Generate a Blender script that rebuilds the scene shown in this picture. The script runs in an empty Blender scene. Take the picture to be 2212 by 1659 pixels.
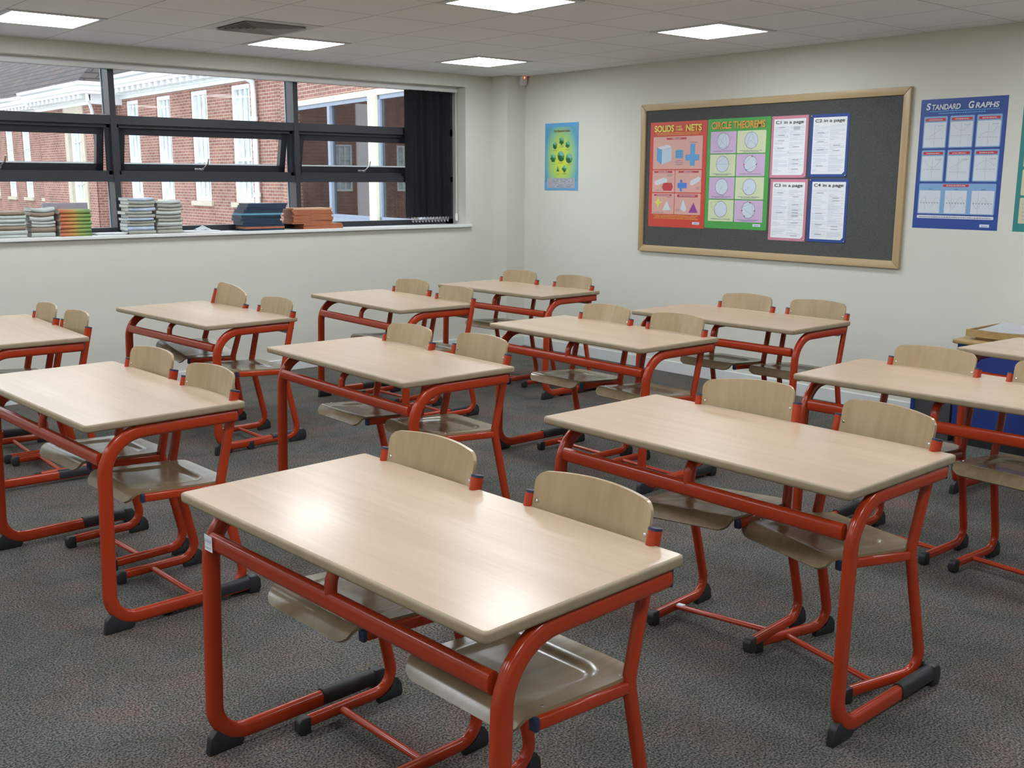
import bpy, bmesh, math, random
from mathutils import Vector, Matrix

# ------------------------------------------------------------------ camera, world, exposure
SC = bpy.context.scene
C = SC.collection
PI = math.pi
cam_d = bpy.data.cameras.new('camera')
cam = bpy.data.objects.new('camera', cam_d)
C.objects.link(cam)
SC.camera = cam
cam_d.sensor_width = 36.0
cam_d.lens = 2245.93 / 2212.0 * 36.0
cam_d.clip_start = 0.05
cam_d.clip_end = 300
_R = Vector((0.76283589, -0.64658359, 0.00332832))
_U = Vector((0.12185183, 0.14881158, 0.98132933))
_F = Vector((0.63500673, 0.74818766, -0.19230621))
M = Matrix.Identity(4)
for i in range(3):
    M[i][0] = _R[i]; M[i][1] = _U[i]; M[i][2] = -_F[i]
M.translation = Vector((0, 0, 1.57))
cam.matrix_world = M

world = bpy.data.worlds.new('overcast_sky')
SC.world = world
world.use_nodes = True
wn = world.node_tree
bg = wn.nodes['Background']
bg.inputs['Color'].default_value = (0.86, 0.93, 1.0, 1)
bg.inputs['Strength'].default_value = 3.4

SC.view_settings.view_transform = 'Standard'
SC.view_settings.look = 'None'
SC.view_settings.gamma = 1.0
SC.view_settings.use_curve_mapping = False
SC.view_settings.exposure = 0.0
PANEL = 25.5          # emission of the ceiling light diffusers

XB, YW, HC = 6.542, 7.754, 2.510      # board wall, window wall, ceiling
XL, YB = -2.2, -2.6                   # walls behind the viewer

# ------------------------------------------------------------------ helpers: tags
def setp(o, label=None, cat=None, group=None, kind=None):
    if label: o['label'] = label
    if cat: o['category'] = cat
    if group: o['group'] = group
    if kind: o['kind'] = kind
    return o

def empty(name, loc=(0, 0, 0), rz=0.0, parent=None):
    o = bpy.data.objects.new(name, None)
    o.empty_display_size = 0.1
    o.location = loc
    o.rotation_euler = (0, 0, rz)
    C.objects.link(o)
    if parent: o.parent = parent
    return o

def mk(name, bm, mats, parent=None, smooth=None, loc=None, rz=None):
    """link a bmesh as one mesh object"""
    me = bpy.data.meshes.new(name)
    bmesh.ops.recalc_face_normals(bm, faces=bm.faces[:])
    bm.to_mesh(me); bm.free()
    if not isinstance(mats, (list, tuple)): mats = [mats]
    for m in mats: me.materials.append(m)
    if smooth is not None:
        for p in me.polygons: p.use_smooth = True
        me.set_sharp_from_angle(angle=math.radians(smooth))
    o = bpy.data.objects.new(name, me)
    C.objects.link(o)
    if parent: o.parent = parent
    if loc: o.location = loc
    if rz is not None: o.rotation_euler = (0, 0, rz)
    return o

def copy_tree(o, parent=None):
    c = o.copy(); C.objects.link(c)
    c.parent = parent
    for ch in [x for x in o.children]: copy_tree(ch, c)
    return c

# ------------------------------------------------------------------ helpers: meshes
def box(bm, x0, x1, y0, y1, z0, z1, mi=0, bev=0.0):
    vs = [bm.verts.new((x, y, z)) for z in (z0, z1) for y in (y0, y1) for x in (x0, x1)]
    fs = []
    for idx in ((0, 1, 3, 2), (4, 6, 7, 5), (0, 4, 5, 1), (2, 3, 7, 6), (0, 2, 6, 4), (1, 5, 7, 3)):
        f = bm.faces.new([vs[i] for i in idx]); f.material_index = mi; fs.append(f)
    if bev > 0:
        es = list({e for f in fs for e in f.edges})
        r = bmesh.ops.bevel(bm, geom=es, offset=bev, segments=2, affect='EDGES', profile=0.5)
        for f in r['faces']: f.material_index = mi
    return vs

def fillet(pts, rads, seg=8):
    """polyline with rounded corners; rads has one radius per interior point"""
    out = [Vector(pts[0])]
    for i in range(1, len(pts) - 1):
        p, a, b = Vector(pts[i]), Vector(pts[i - 1]), Vector(pts[i + 1])
        u, v = (a - p).normalized(), (b - p).normalized()
        ang = u.angle(v)
        r = rads[i - 1]
        d = r / math.tan(ang / 2)
        s, e = p + u * d, p + v * d
        cen = p + (u + v).normalized() * (r / math.sin(ang / 2))
        c0, c1 = s - cen, e - cen
        tot = c0.angle(c1)
        ax = c0.cross(c1).normalized()
        for k in range(seg + 1):
            out.append(cen + Matrix.Rotation(tot * k / seg, 3, ax) @ c0)
    out.append(Vector(pts[-1]))
    return out

def sweep(bm, path, nrm, a, b, seg=14, mi=0, caps=True, flat=1.0):
    """oval tube along a planar path; a = half size in the plane, b = half size along nrm"""
    nrm = Vector(nrm).normalized()
    rings = []
    n = len(path)
    for i, p in enumerate(path):
        if i == 0: t = path[1] - path[0]
        elif i == n - 1: t = path[-1] - path[-2]
        else: t = (path[i + 1] - path[i]).normalized() + (path[i] - path[i - 1]).normalized()
        t.normalize()
        s = nrm.cross(t).normalized()
        sg = lambda q: math.copysign(abs(q) ** flat, q)
        rings.append([bm.verts.new(p + s * (a * sg(math.cos(2 * PI * k / seg))) + nrm * (b * sg(math.sin(2 * PI * k / seg)))) for k in range(seg)])
    for i in range(n - 1):
        for k in range(seg):
            f = bm.faces.new((rings[i][k], rings[i][(k + 1) % seg], rings[i + 1][(k + 1) % seg], rings[i + 1][k]))
            f.material_index = mi
    if caps:
        bm.faces.new(rings[0]).material_index = mi
        bm.faces.new(list(reversed(rings[-1]))).material_index = mi

def tube(bm, p, q, r, seg=10, mi=0, r2=None):
    p, q = Vector(p), Vector(q)
    t = (q - p).normalized()
    up = Vector((0, 0, 1)) if abs(t.z) < 0.9 else Vector((1, 0, 0))
    nrm = t.cross(up).normalized()
    sweep(bm, [p, q], nrm, r, r2 if r2 else r, seg, mi)

def prism(bm, prof, axis, c0, c1, mi=0, bev=0.0):
    """extrude a profile; axis 'x': prof is (y,z); axis 'y': prof is (x,z); axis 'z': prof is (x,y)"""
    def P(a, b, c):
        return {'x': (c, a, b), 'y': (a, c, b), 'z': (a, b, c)}[axis]
    v0 = [bm.verts.new(P(a, b, c0)) for a, b in prof]
    v1 = [bm.verts.new(P(a, b, c1)) for a, b in prof]
    n = len(prof)
    fs = [bm.faces.new(v0), bm.faces.new(list(reversed(v1)))]
    for i in range(n):
        fs.append(bm.faces.new((v0[i], v1[i], v1[(i + 1) % n], v0[(i + 1) % n])))
    for f in fs: f.material_index = mi
    if bev > 0:
        bmesh.ops.recalc_face_normals(bm, faces=fs)
        es = list({e for f in fs for e in f.edges})
        r = bmesh.ops.bevel(bm, geom=es, offset=bev, segments=2, affect='EDGES', profile=0.5)
        for f in r['faces']: f.material_index = mi

def rrect(w, d, r, seg=6):
    """rounded rectangle outline centred on the origin"""
    out = []
    for cx, cy, a0 in ((w - r, d - r, 0), (-w + r, d - r, 90), (-w + r, -d + r, 180), (w - r, -d + r, 270)):
        for k in range(seg + 1):
            a = math.radians(a0 + 90 * k / seg)
            out.append((cx + r * math.cos(a), cy + r * math.sin(a)))
    return out

# ------------------------------------------------------------------ helpers: materials
def new_mat(name):
    m = bpy.data.materials.new(name); m.use_nodes = True
    nt = m.node_tree
    return m, nt, nt.nodes['Principled BSDF']

def N(nt, t, **kw):
    n = nt.nodes.new(t)
    for k, v in kw.items():
        if k.startswith('_'): setattr(n, k[1:], v)
        else: n.inputs[k.replace('__', ' ')].default_value = v
    return n

def L(nt, a, b): nt.links.new(a, b)

def coords(nt, scale=(1, 1, 1), rand=False, kind='Object'):
    tc = nt.nodes.new('ShaderNodeTexCoord')
    mp = nt.nodes.new('ShaderNodeMapping')
    mp.inputs['Scale'].default_value = scale
    L(nt, tc.outputs[kind], mp.inputs['Vector'])
    if rand:
        oi = nt.nodes.new('ShaderNodeObjectInfo')
        ml = N(nt, 'ShaderNodeMath', _operation='MULTIPLY'); ml.inputs[1].default_value = 37.0
        L(nt, oi.outputs['Random'], ml.inputs[0])
        cb = nt.nodes.new('ShaderNodeCombineXYZ')
        for k in range(3): L(nt, ml.outputs[0], cb.inputs[k])
        L(nt, cb.outputs[0], mp.inputs['Location'])
    return mp.outputs[0]

def ramp(nt, fac, stops):
    r = nt.nodes.new('ShaderNodeValToRGB')
    els = r.color_ramp.elements
    while len(els) < len(stops): els.new(0.5)
    for e, (p, c) in zip(els, stops):
        e.position = p; e.color = (c[0], c[1], c[2], 1)
    L(nt, fac, r.inputs[0])
    return r.outputs[0]

def bump(nt, b, h, strength, dist):
    bn = N(nt, 'ShaderNodeBump'); bn.inputs['Strength'].default_value = strength; bn.inputs['Distance'].default_value = dist
    L(nt, h, bn.inputs['Height']); L(nt, bn.outputs[0], b.inputs['Normal'])

def plain(name, col, rough=0.5, metal=0.0, spec=0.5, var=0.05, scale=8.0, bmp=0.0, coat=0.0):
    m, nt, b = new_mat(name)
    no = N(nt, 'ShaderNodeTexNoise', Scale=scale, Detail=4.0)
    L(nt, coords(nt), no.inputs['Vector'])
    lo = tuple(c * (1 - var) for c in col); hi = tuple(min(1, c * (1 + var)) for c in col)
    L(nt, ramp(nt, no.outputs[0], [(0.3, lo), (0.7, hi)]), b.inputs['Base Color'])
    b.inputs['Roughness'].default_value = rough
    b.inputs['Metallic'].default_value = metal
    b.inputs['Specular IOR Level'].default_value = spec
    b.inputs['Coat Weight'].default_value = coat
    b.inputs['Coat Roughness'].default_value = 0.15
    if bmp: bump(nt, b, no.outputs[0], bmp, 0.002)
    return m

def wood(name, c0, c1, c2, scale, rough, spec=0.5, stretch='x', coat=0.0):
    m, nt, b = new_mat(name)
    s = {'x': (1.0, 22.0, 22.0), 'z': (22.0, 22.0, 1.0), 'y': (22.0, 1.0, 22.0)}[stretch]
    v = coords(nt, tuple(k * scale for k in s), rand=True)
    n1 = N(nt, 'ShaderNodeTexNoise', Scale=1.0, Detail=6.0, Roughness=0.6, Distortion=0.3)
    L(nt, v, n1.inputs['Vector'])
    n2 = N(nt, 'ShaderNodeTexNoise', Scale=0.18, Detail=2.0)
    L(nt, v, n2.inputs['Vector'])
    mx = N(nt, 'ShaderNodeMath', _operation='ADD'); L(nt, n1.outputs[0], mx.inputs[0]); L(nt, n2.outputs[0], mx.inputs[1])
    hf = N(nt, 'ShaderNodeMath', _operation='MULTIPLY'); hf.inputs[1].default_value = 0.5; L(nt, mx.outputs[0], hf.inputs[0])
    L(nt, ramp(nt, hf.outputs[0], [(0.34, c0), (0.5, c1), (0.66, c2)]), b.inputs['Base Color'])
    b.inputs['Roughness'].default_value = rough
    b.inputs['Specular IOR Level'].default_value = spec
    b.inputs['Coat Weight'].default_value = coat
    b.inputs['Coat Roughness'].default_value = 0.13
    bump(nt, b, n1.outputs[0], 0.03, 0.001)
    return m

def emis(name, col, s):
    m, nt, b = new_mat(name)
    b.inputs['Base Color'].default_value = (0.8, 0.8, 0.8, 1)
    b.inputs['Emission Color'].default_value = (*col, 1)
    b.inputs['Emission Strength'].default_value = s
    return m

def glass(name, tint=(0.97, 0.99, 0.98), fres=0.004, rough=0.0):
    """thin pane: mostly see-through, mirror-like at grazing angles"""
    m, nt, b = new_mat(name)
    out = nt.nodes['Material Output']; nt.nodes.remove(b)
    tr = N(nt, 'ShaderNodeBsdfTransparent'); tr.inputs[0].default_value = (*tint, 1)
    gl = N(nt, 'ShaderNodeBsdfGlossy'); gl.inputs['Roughness'].default_value = rough
    fr = N(nt, 'ShaderNodeLayerWeight'); fr.inputs['Blend'].default_value = 0.12
    ml = N(nt, 'ShaderNodeMath', _operation='MULTIPLY_ADD'); ml.inputs[1].default_value = 0.8; ml.inputs[2].default_value = fres
    L(nt, fr.outputs['Fresnel'], ml.inputs[0])
    mx = N(nt, 'ShaderNodeMixShader')
    L(nt, ml.outputs[0], mx.inputs[0]); L(nt, tr.outputs[0], mx.inputs[1]); L(nt, gl.outputs[0], mx.inputs[2])
    L(nt, mx.outputs[0], out.inputs[0])
    return m

M_wall = plain('wall_paint', (0.62, 0.615, 0.55), 0.75, var=0.012, scale=1.5, spec=0.2)
M_sill = plain('sill_gloss', (0.72, 0.73, 0.72), 0.3, var=0.02)
M_trim = plain('skirting_gloss', (0.66, 0.68, 0.68), 0.35, var=0.03)
M_red = plain('orange_red_powder_coat', (0.37, 0.036, 0.009), 0.2, var=0.06, scale=5, spec=0.45)
M_black = plain('black_rubber', (0.018, 0.019, 0.022), 0.5, var=0.2, scale=30)
M_cap = plain('navy_plastic', (0.02, 0.028, 0.07), 0.4, var=0.1)
M_top = wood('beech_laminate', (0.405, 0.295, 0.20), (0.465, 0.342, 0.24), (0.515, 0.385, 0.28), 1.9, 0.32, 0.45, coat=0.16)
M_edge = plain('tan_edging', (0.29, 0.225, 0.14), 0.5, var=0.07, scale=20)
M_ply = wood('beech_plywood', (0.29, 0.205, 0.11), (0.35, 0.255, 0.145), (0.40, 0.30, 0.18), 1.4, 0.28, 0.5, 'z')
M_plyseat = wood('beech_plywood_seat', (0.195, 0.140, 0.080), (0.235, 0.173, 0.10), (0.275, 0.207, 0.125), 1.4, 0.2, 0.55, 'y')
M_steel = plain('bright_steel', (0.6, 0.6, 0.6), 0.25, 1.0)
M_frame = plain('dark_grey_aluminium', (0.019, 0.022, 0.029), 0.42, var=0.06, scale=20)
M_alu = plain('pale_grey_aluminium', (0.34, 0.38, 0.43), 0.4, var=0.05)
M_white = plain('white_plastic', (0.75, 0.75, 0.75), 0.4, var=0.02)
M_paper = plain('white_paper', (0.78, 0.80, 0.84), 0.7, var=0.02, scale=30)
M_felt = plain('charcoal_felt', (0.085, 0.088, 0.086), 0.95, var=0.25, scale=160, spec=0.1)
M_bframe = wood('board_frame_wood', (0.38, 0.26, 0.13), (0.45, 0.32, 0.17), (0.50, 0.37, 0.21), 1.2, 0.35, 0.4)
M_vane = plain('black_blind_fabric', (0.016, 0.018, 0.021), 0.85, var=0.2, scale=60)
M_glass = glass('window_glass')
M_glow = emis('light_diffuser', (0.90, 0.96, 1.0), PANEL)
M_fix = plain('light_trim_white', (0.6, 0.6, 0.6), 0.5)
M_ventdark = plain('duct_dark', (0.03, 0.03, 0.03), 0.8)
M_blade = plain('vent_blade', (0.62, 0.61, 0.60), 0.5)
M_blue = plain('royal_blue_laminate', (0.012, 0.035, 0.20), 0.45, var=0.1)
M_dgrey = plain('dark_grey_panel', (0.06, 0.065, 0.07), 0.6, var=0.1)
M_oak = wood('ochre_wood', (0.30, 0.19, 0.075), (0.38, 0.25, 0.105), (0.45, 0.31, 0.15), 1.5, 0.35, 0.4)
M_led = emis('red_led', (1.0, 0.12, 0.02), 6.0)

def carpet_mat():
    m, nt, b = new_mat('mottled_carpet')
    v = coords(nt, kind='Object')
    big = N(nt, 'ShaderNodeTexNoise', Scale=2.1, Detail=5.0, Roughness=0.65); L(nt, v, big.inputs['Vector'])
    big2 = N(nt, 'ShaderNodeTexNoise', Scale=5.0, Detail=4.0, Roughness=0.7, Distortion=0.6); L(nt, v, big2.inputs['Vector'])
    sp = N(nt, 'ShaderNodeTexNoise', Scale=150.0, Detail=3.0); L(nt, v, sp.inputs['Vector'])
    a = ramp(nt, big.outputs[0], [(0.36, (0.094, 0.099, 0.092)), (0.5, (0.108, 0.100, 0.091)), (0.64, (0.120, 0.092, 0.086))])
    c = ramp(nt, big2.outputs[0], [(0.35, (0.76, 0.82, 0.78)), (0.55, (1.0, 1.0, 1.0)), (0.7, (1.18, 0.98, 0.95))])
    s = ramp(nt, sp.outputs[0], [(0.38, (0.35, 0.36, 0.36)), (0.5, (1, 1, 1)), (0.62, (1.75, 1.72, 1.68))])
    m1 = N(nt, 'ShaderNodeMix', _data_type='RGBA', _blend_type='MULTIPLY'); m1.inputs[0].default_value = 1
    L(nt, a, m1.inputs[6]); L(nt, c, m1.inputs[7])
    m2 = N(nt, 'ShaderNodeMix', _data_type='RGBA', _blend_type='MULTIPLY'); m2.inputs[0].default_value = 1
    L(nt, m1.outputs[2], m2.inputs[6]); L(nt, s, m2.inputs[7])
    L(nt, m2.outputs[2], b.inputs['Base Color'])
    b.inputs['Roughness'].default_value = 0.95
    b.inputs['Specular IOR Level'].default_value = 0.1
    bump(nt, b, sp.outputs[0], 0.5, 0.004)
    return m
M_carpet = carpet_mat()

TX0, TDX, TY0, TDY = 3.50, 0.565, 6.53, 0.585      # ceiling grid
def ceiling_mat():
    m, nt, b = new_mat('ceiling_tiles')
    tc = nt.nodes.new('ShaderNodeTexCoord'); sx = nt.nodes.new('ShaderNodeSeparateXYZ')
    L(nt, tc.outputs['Object'], sx.inputs[0])
    outs = []
    for ax, o, d in ((0, TX0, TDX), (1, TY0, TDY)):
        s = N(nt, 'ShaderNodeMath', _operation='SUBTRACT'); s.inputs[1].default_value = o; L(nt, sx.outputs[ax], s.inputs[0])
        q = N(nt, 'ShaderNodeMath', _operation='DIVIDE'); q.inputs[1].default_value = d; L(nt, s.outputs[0], q.inputs[0])
        f = N(nt, 'ShaderNodeMath', _operation='FRACT'); L(nt, q.outputs[0], f.inputs[0])
        p = N(nt, 'ShaderNodeMath', _operation='PINGPONG'); p.inputs[1].default_value = 0.5; L(nt, f.outputs[0], p.inputs[0])
        l = N(nt, 'ShaderNodeMath', _operation='LESS_THAN'); l.inputs[1].default_value = 0.0085; L(nt, p.outputs[0], l.inputs[0])
        outs.append(l.outputs[0])
    mx = N(nt, 'ShaderNodeMath', _operation='MAXIMUM'); L(nt, outs[0], mx.inputs[0]); L(nt, outs[1], mx.inputs[1])
    no = N(nt, 'ShaderNodeTexNoise', Scale=90.0, Detail=3.0); L(nt, tc.outputs['Object'], no.inputs['Vector'])
    base = ramp(nt, no.outputs[0], [(0.35, (0.78, 0.77, 0.785)), (0.65, (0.85, 0.84, 0.855))])
    mc = N(nt, 'ShaderNodeMix', _data_type='RGBA'); L(nt, mx.outputs[0], mc.inputs[0]); L(nt, base, mc.inputs[6])
    mc.inputs[7].default_value = (0.55, 0.54, 0.55, 1)
    L(nt, mc.outputs[2], b.inputs['Base Color'])
    b.inputs['Roughness'].default_value = 0.9
    b.inputs['Specular IOR Level'].default_value = 0.1
    return m
M_ceil = ceiling_mat()

def brick_mat(name, c1, c2, mort, sc=1.0):
    m, nt, b = new_mat(name)
    tc = nt.nodes.new('ShaderNodeTexCoord'); sx = nt.nodes.new('ShaderNodeSeparateXYZ')
    L(nt, tc.outputs['Object'], sx.inputs[0])
    ad = N(nt, 'ShaderNodeMath', _operation='ADD'); L(nt, sx.outputs[0], ad.inputs[0]); L(nt, sx.outputs[1], ad.inputs[1])
    cb = nt.nodes.new('ShaderNodeCombineXYZ'); L(nt, ad.outputs[0], cb.inputs[0]); L(nt, sx.outputs[2], cb.inputs[1])
    br = N(nt, 'ShaderNodeTexBrick')
    br.inputs['Color1'].default_value = (*c1, 1); br.inputs['Color2'].default_value = (*c2, 1); br.inputs['Mortar'].default_value = (*mort, 1)
    br.inputs['Scale'].default_value = 1.0 * sc
    br.inputs['Brick Width'].default_value = 0.235; br.inputs['Row Height'].default_value = 0.078
    br.inputs['Mortar Size'].default_value = 0.008; br.inputs['Bias'].default_value = -0.1
    L(nt, cb.outputs[0], br.inputs['Vector'])
    no = N(nt, 'ShaderNodeTexNoise', Scale=1.2, Detail=4.0); L(nt, tc.outputs['Object'], no.inputs['Vector'])
    r = ramp(nt, no.outputs[0], [(0.3, (0.78, 0.78, 0.8)), (0.7, (1.15, 1.12, 1.1))])
    mx = N(nt, 'ShaderNodeMix', _data_type='RGBA', _blend_type='MULTIPLY'); mx.inputs[0].default_value = 1
    L(nt, br.outputs[0], mx.inputs[6]); L(nt, r, mx.inputs[7]); L(nt, mx.outputs[2], b.inputs['Base Color'])
    b.inputs['Roughness'].default_value = 0.9
    return m
M_brick = brick_mat('red_brick', (0.30, 0.145, 0.115), (0.215, 0.095, 0.078), (0.44, 0.34, 0.29))
M_rooft = brick_mat('brown_roof_tiles', (0.062, 0.052, 0.055), (0.095, 0.064, 0.058), (0.02, 0.018, 0.018), 0.42)
M_gloss = plain('white_exterior_gloss', (0.80, 0.82, 0.84), 0.5, var=0.02)
M_stone = plain('pale_stone', (0.50, 0.44, 0.36), 0.85, var=0.08, scale=5)
M_cream = plain('cream_paint', (0.72, 0.66, 0.50), 0.6, var=0.03)
M_greyext = plain('grey_blue_frame', (0.24, 0.28, 0.36), 0.5, var=0.04)
M_panedark = plain('net_curtained_glass', (0.50, 0.54, 0.58), 0.15, var=0.3, scale=3, spec=0.7)
M_extglass = glass('corridor_glass', (0.80, 0.82, 0.84), 0.13)
M_corr = plain('corridor_plaster', (0.20, 0.17, 0.15), 0.8, var=0.1)
M_bounce = plain('pale_bounce_ground', (0.34, 0.33, 0.31), 0.9, var=0.2)  # unseen ground, made pale to bounce daylight up onto the ceiling

# ------------------------------------------------------------------ room shell
def structure(name, bm, m, smooth=None):
    o = mk(name, bm, m, smooth=smooth); o['kind'] = 'structure'
    return o

bm = bmesh.new(); box(bm, XL, XB, YB, YW, -0.1, 0.0); structure('floor', bm, M_carpet)
bm = bmesh.new(); box(bm, XL, XB, YB, YW, HC, HC + 0.1); structure('ceiling', bm, M_ceil)
bm = bmesh.new(); box(bm, XB, XB + 0.2, YB - 0.3, YW + 0.36, -0.1, HC + 0.1); structure('wall_right', bm, M_wall)
bm = bmesh.new(); box(bm, XL - 0.2, XL, YB - 0.3, YW + 0.36, -0.1, HC + 0.1); structure('wall_left', bm, M_wall)
bm = bmesh.new(); box(bm, XL, XB, YB - 0.2, YB, -0.1, HC + 0.1); structure('wall_back', bm, M_wall)
# window wall with the long opening
OX0, OX1, OZ0, OZ1 = -0.235, 6.012, 1.14, 2.40
bm = bmesh.new()
box(bm, XL, XB, YW, YW + 0.34, -0.1, OZ0)
box(bm, XL, XB, YW, YW + 0.34, OZ1, HC + 0.1)
box(bm, XL, OX0, YW, YW + 0.34, OZ0, OZ1)
box(bm, OX1, XB, YW, YW + 0.34, OZ0, OZ1)
structure('wall_front', bm, M_wall)
# boxed-in pipe in the corner
bm = bmesh.new(); box(bm, 6.32, XB, 7.53, YW, 0.0, HC)
structure('trim_1', bm, M_wall)
# window sill board
bm = bmesh.new(); box(bm, OX0 - 0.05, OX1 + 0.055, YW - 0.03, YW + 0.2, OZ0, 1.166, bev=0.005)
structure('trim_2', bm, M_sill)
# skirting
def skirt(name, x0, x1, y0, y1):
    bm = bmesh.new(); box(bm, x0, x1, y0, y1, 0, 0.098, bev=0.005)
    o = structure(name, bm, M_trim)
skirt('baseboard_front', XL, 6.32, YW - 0.018, YW)
skirt('baseboard_right', XB - 0.018, XB, YB, 7.53)
skirt('baseboard_corner', 6.302, 6.32, 7.512, YW - 0.018)
skirt('baseboard_corner_face', 6.32, XB - 0.018, 7.512, 7.53)

# ------------------------------------------------------------------ window
YF = 7.954         # inner face of the frame
win = empty('window_1', (0, YF, 1.166)); win['kind'] = 'structure'
bm = bmesh.new()
X0, X1 = OX0, OX1
ZB, ZT = 0.0, OZ1 - 1.166
MULL = [-0.16, 1.37, 2.872, 4.385, 5.90]
T1, T2 = 2.0 - 1.166, 1.575 - 1.166
fd = 0.075
box(bm, X0, X1, 0, fd, ZB, ZB + 0.045)
box(bm, X0, X1, 0, fd, ZT - 0.035, ZT)
box(bm, X0, X1, 0, fd, T1 - 0.032, T1 + 0.032)
box(bm, X0, X1, 0, fd, T2 - 0.026, T2 + 0.026)
for mx in MULL:
    box(bm, mx - 0.022, mx + 0.022, -0.004, fd + 0.05, ZB, ZT)
box(bm, X0, MULL[0], 0, fd, ZB, ZT)
box(bm, MULL[-1], X1, 0, fd, ZB, ZT)
mk('window_frame', bm, M_frame, win)
for i, mx in enumerate(MULL[1:-1]):
    bm = bmesh.new(); box(bm, mx - 0.028, mx + 0.028, fd + 0.05, fd + 0.062, ZB, ZT)
    mk('mullion_cap', bm, M_alu, win)
for a, b in zip(MULL[:-1], MULL[1:]):
    for z0, z1 in ((T1 + 0.03, ZT - 0.03), (ZB + 0.04, T2 - 0.024)):
        bm = bmesh.new(); box(bm, a + 0.02, b - 0.02, 0.05, 0.056, z0, z1)
        mk('pane', bm, M_glass, win)
    # fixed lining of the opening light
    bm = bmesh.new()
    for q in ((a + 0.02, a + 0.045, T2, T1), (b - 0.045, b - 0.02, T2, T1), (a, b, T2 + 0.02, T2 + 0.055), (a, b, T1 - 0.055, T1 - 0.02)):
        box(bm, q[0], q[1], 0.03, fd + 0.01, q[2], q[3])
    mk('opening_surround', bm, M_frame, win)
    # top-hung casement pushed out at the bottom
    cs = empty('casement', (0, 0.05, T1 - 0.045), parent=win)
    cs.rotation_euler = (math.radians(13), 0, 0)
    h = T1 - T2 - 0.09
    ca, cb = a + 0.050, b - 0.055
    bm = bmesh.new()
    box(bm, ca, cb, 0, 0.05, -0.062, 0.0); box(bm, ca, cb, 0, 0.05, -h, -h + 0.055)
    box(bm, ca, ca + 0.052, 0, 0.05, -h, 0.0); box(bm, cb - 0.052, cb, 0, 0.05, -h, 0.0)
    mk('casement_frame', bm, M_frame, cs)
    bm = bmesh.new(); box(bm, ca + 0.05, cb - 0.05, 0.022, 0.028, -h + 0.05, -0.06); mk('casement_pane', bm, M_glass, cs)
    bm = bmesh.new()
    hx = (a + b) / 2 - 0.05
    pth = [Vector((hx, -0.012, -h + 0.02)), Vector((hx + 0.02, -0.03, -h + 0.035)), Vector((hx + 0.045, -0.04, -h + 0.07)), Vector((hx + 0.052, -0.042, -h + 0.115))]
    sweep(bm, pth, (0, 1, 0.2), 0.007, 0.005, 8)
    box(bm, hx - 0.05, hx + 0.03, -0.012, 0.0, -h + 0.008, -h + 0.03, bev=0.003)
    mk('handle', bm, M_steel, cs, smooth=40)

# ------------------------------------------------------------------ vertical blind, drawn to the right
vb = empty('vertical_blind', (5.72, 7.89, 2.385))
setp(vb, 'black vertical blind bunched at the right end of the window', 'blind')
bm = bmesh.new(); box(bm, OX0 - 5.72 + 0.01, OX1 - 5.72 - 0.005, -0.022, 0.022, -0.028, 0.015, bev=0.003)
mk('headrail', bm, M_white, vb, smooth=30)
NV = 13
for k in range(NV):
    x = -0.245 + k * 0.0355
    ang = math.radians((118, 140, 104, 128, 96)[k % 5] if k < NV - 1 else 168)
    if k == NV - 1: x -= 0.012
    bm = bmesh.new()
    w = 0.0445; prev = None
    cols = 7
    g = []
    for i in range(cols):
        s = -w + 2 * w * i / (cols - 1)
        cv = 0.006 * (1 - (s / w) ** 2)
        px = x + math.cos(ang) * s - math.sin(ang) * cv
        py = math.sin(ang) * s * 0.9 + math.cos(ang) * cv
        g.append([bm.verts.new((px, py, z)) for z in (-1.150, -0.03)])
    for i in range(cols - 1):
        bm.faces.new((g[i][0], g[i + 1][0], g[i + 1][1], g[i][1]))
    bmesh.ops.solidify(bm, geom=bm.faces[:], thickness=0.0012)
    vn = mk('vane', bm, M_vane, vb, smooth=40)
    bm = bmesh.new()
    if k < NV - 1:
        pts = [Vector((x - 0.012, -0.045, -1.146)), Vector((x - 0.008, -0.05, -1.185)), Vector((x + 0.004, -0.05, -1.192)), Vector((x + 0.012, -0.045, -1.15))]
        sweep(bm, pts, (0, 1, 0), 0.0018, 0.0018, 6)
        mk('chain_loop', bm, M_white, vn, smooth=60)
bm = bmesh.new()
tube(bm, (0.262, -0.03, -0.02), (0.262, -0.03, -1.12), 0.003, 6)
mk('control_cord', bm, M_white, vb, smooth=60)
bm = bmesh.new(); box(bm, 0.252, 0.272, -0.04, -0.02, -1.19, -1.12, bev=0.004)
mk('cord_weight', bm, M_white, vb)

# ------------------------------------------------------------------ ceiling lights and vent
def light_proto():
    r = empty('ceiling_light', (0, 0, 0))
    bm = bmesh.new()
    ox, oy, ix, iy = TDX / 2 - 0.004, TDY / 2 - 0.004, 0.246, 0.246
    for q in ((-ox, ox, iy, oy), (-ox, ox, -oy, -iy), (-ox, -ix, -iy, iy), (ix, ox, -iy, iy)):
        box(bm, q[0], q[1], q[2], q[3], -0.006, 0.0)
    mk('light_frame', bm, M_fix, r)
    bm = bmesh.new(); box(bm, -ix, ix, -iy, iy, -0.004, -0.001)
    mk('diffuser', bm, M_glow, r)
    return r
LX = [TX0 + TDX * (0.5 + 3 * k) for k in (-3, -2, -1, 0, 1)]
LY = [TY0 + TDY * (0.5 - 4 * k) for k in range(4)]
seen = {(2, 0): 'square lit ceiling panel at the upper left, left of the vent',
        (3, 0): 'square lit ceiling panel just right of the ceiling vent, above the window',
        (4, 0): 'square lit ceiling panel nearest the corner with the motion sensor',
        (4, 1): 'square lit ceiling panel in front of the notice board',
        (3, 1): 'square lit ceiling panel cut by the top edge of the picture'}
lp = light_proto(); first = True
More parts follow.
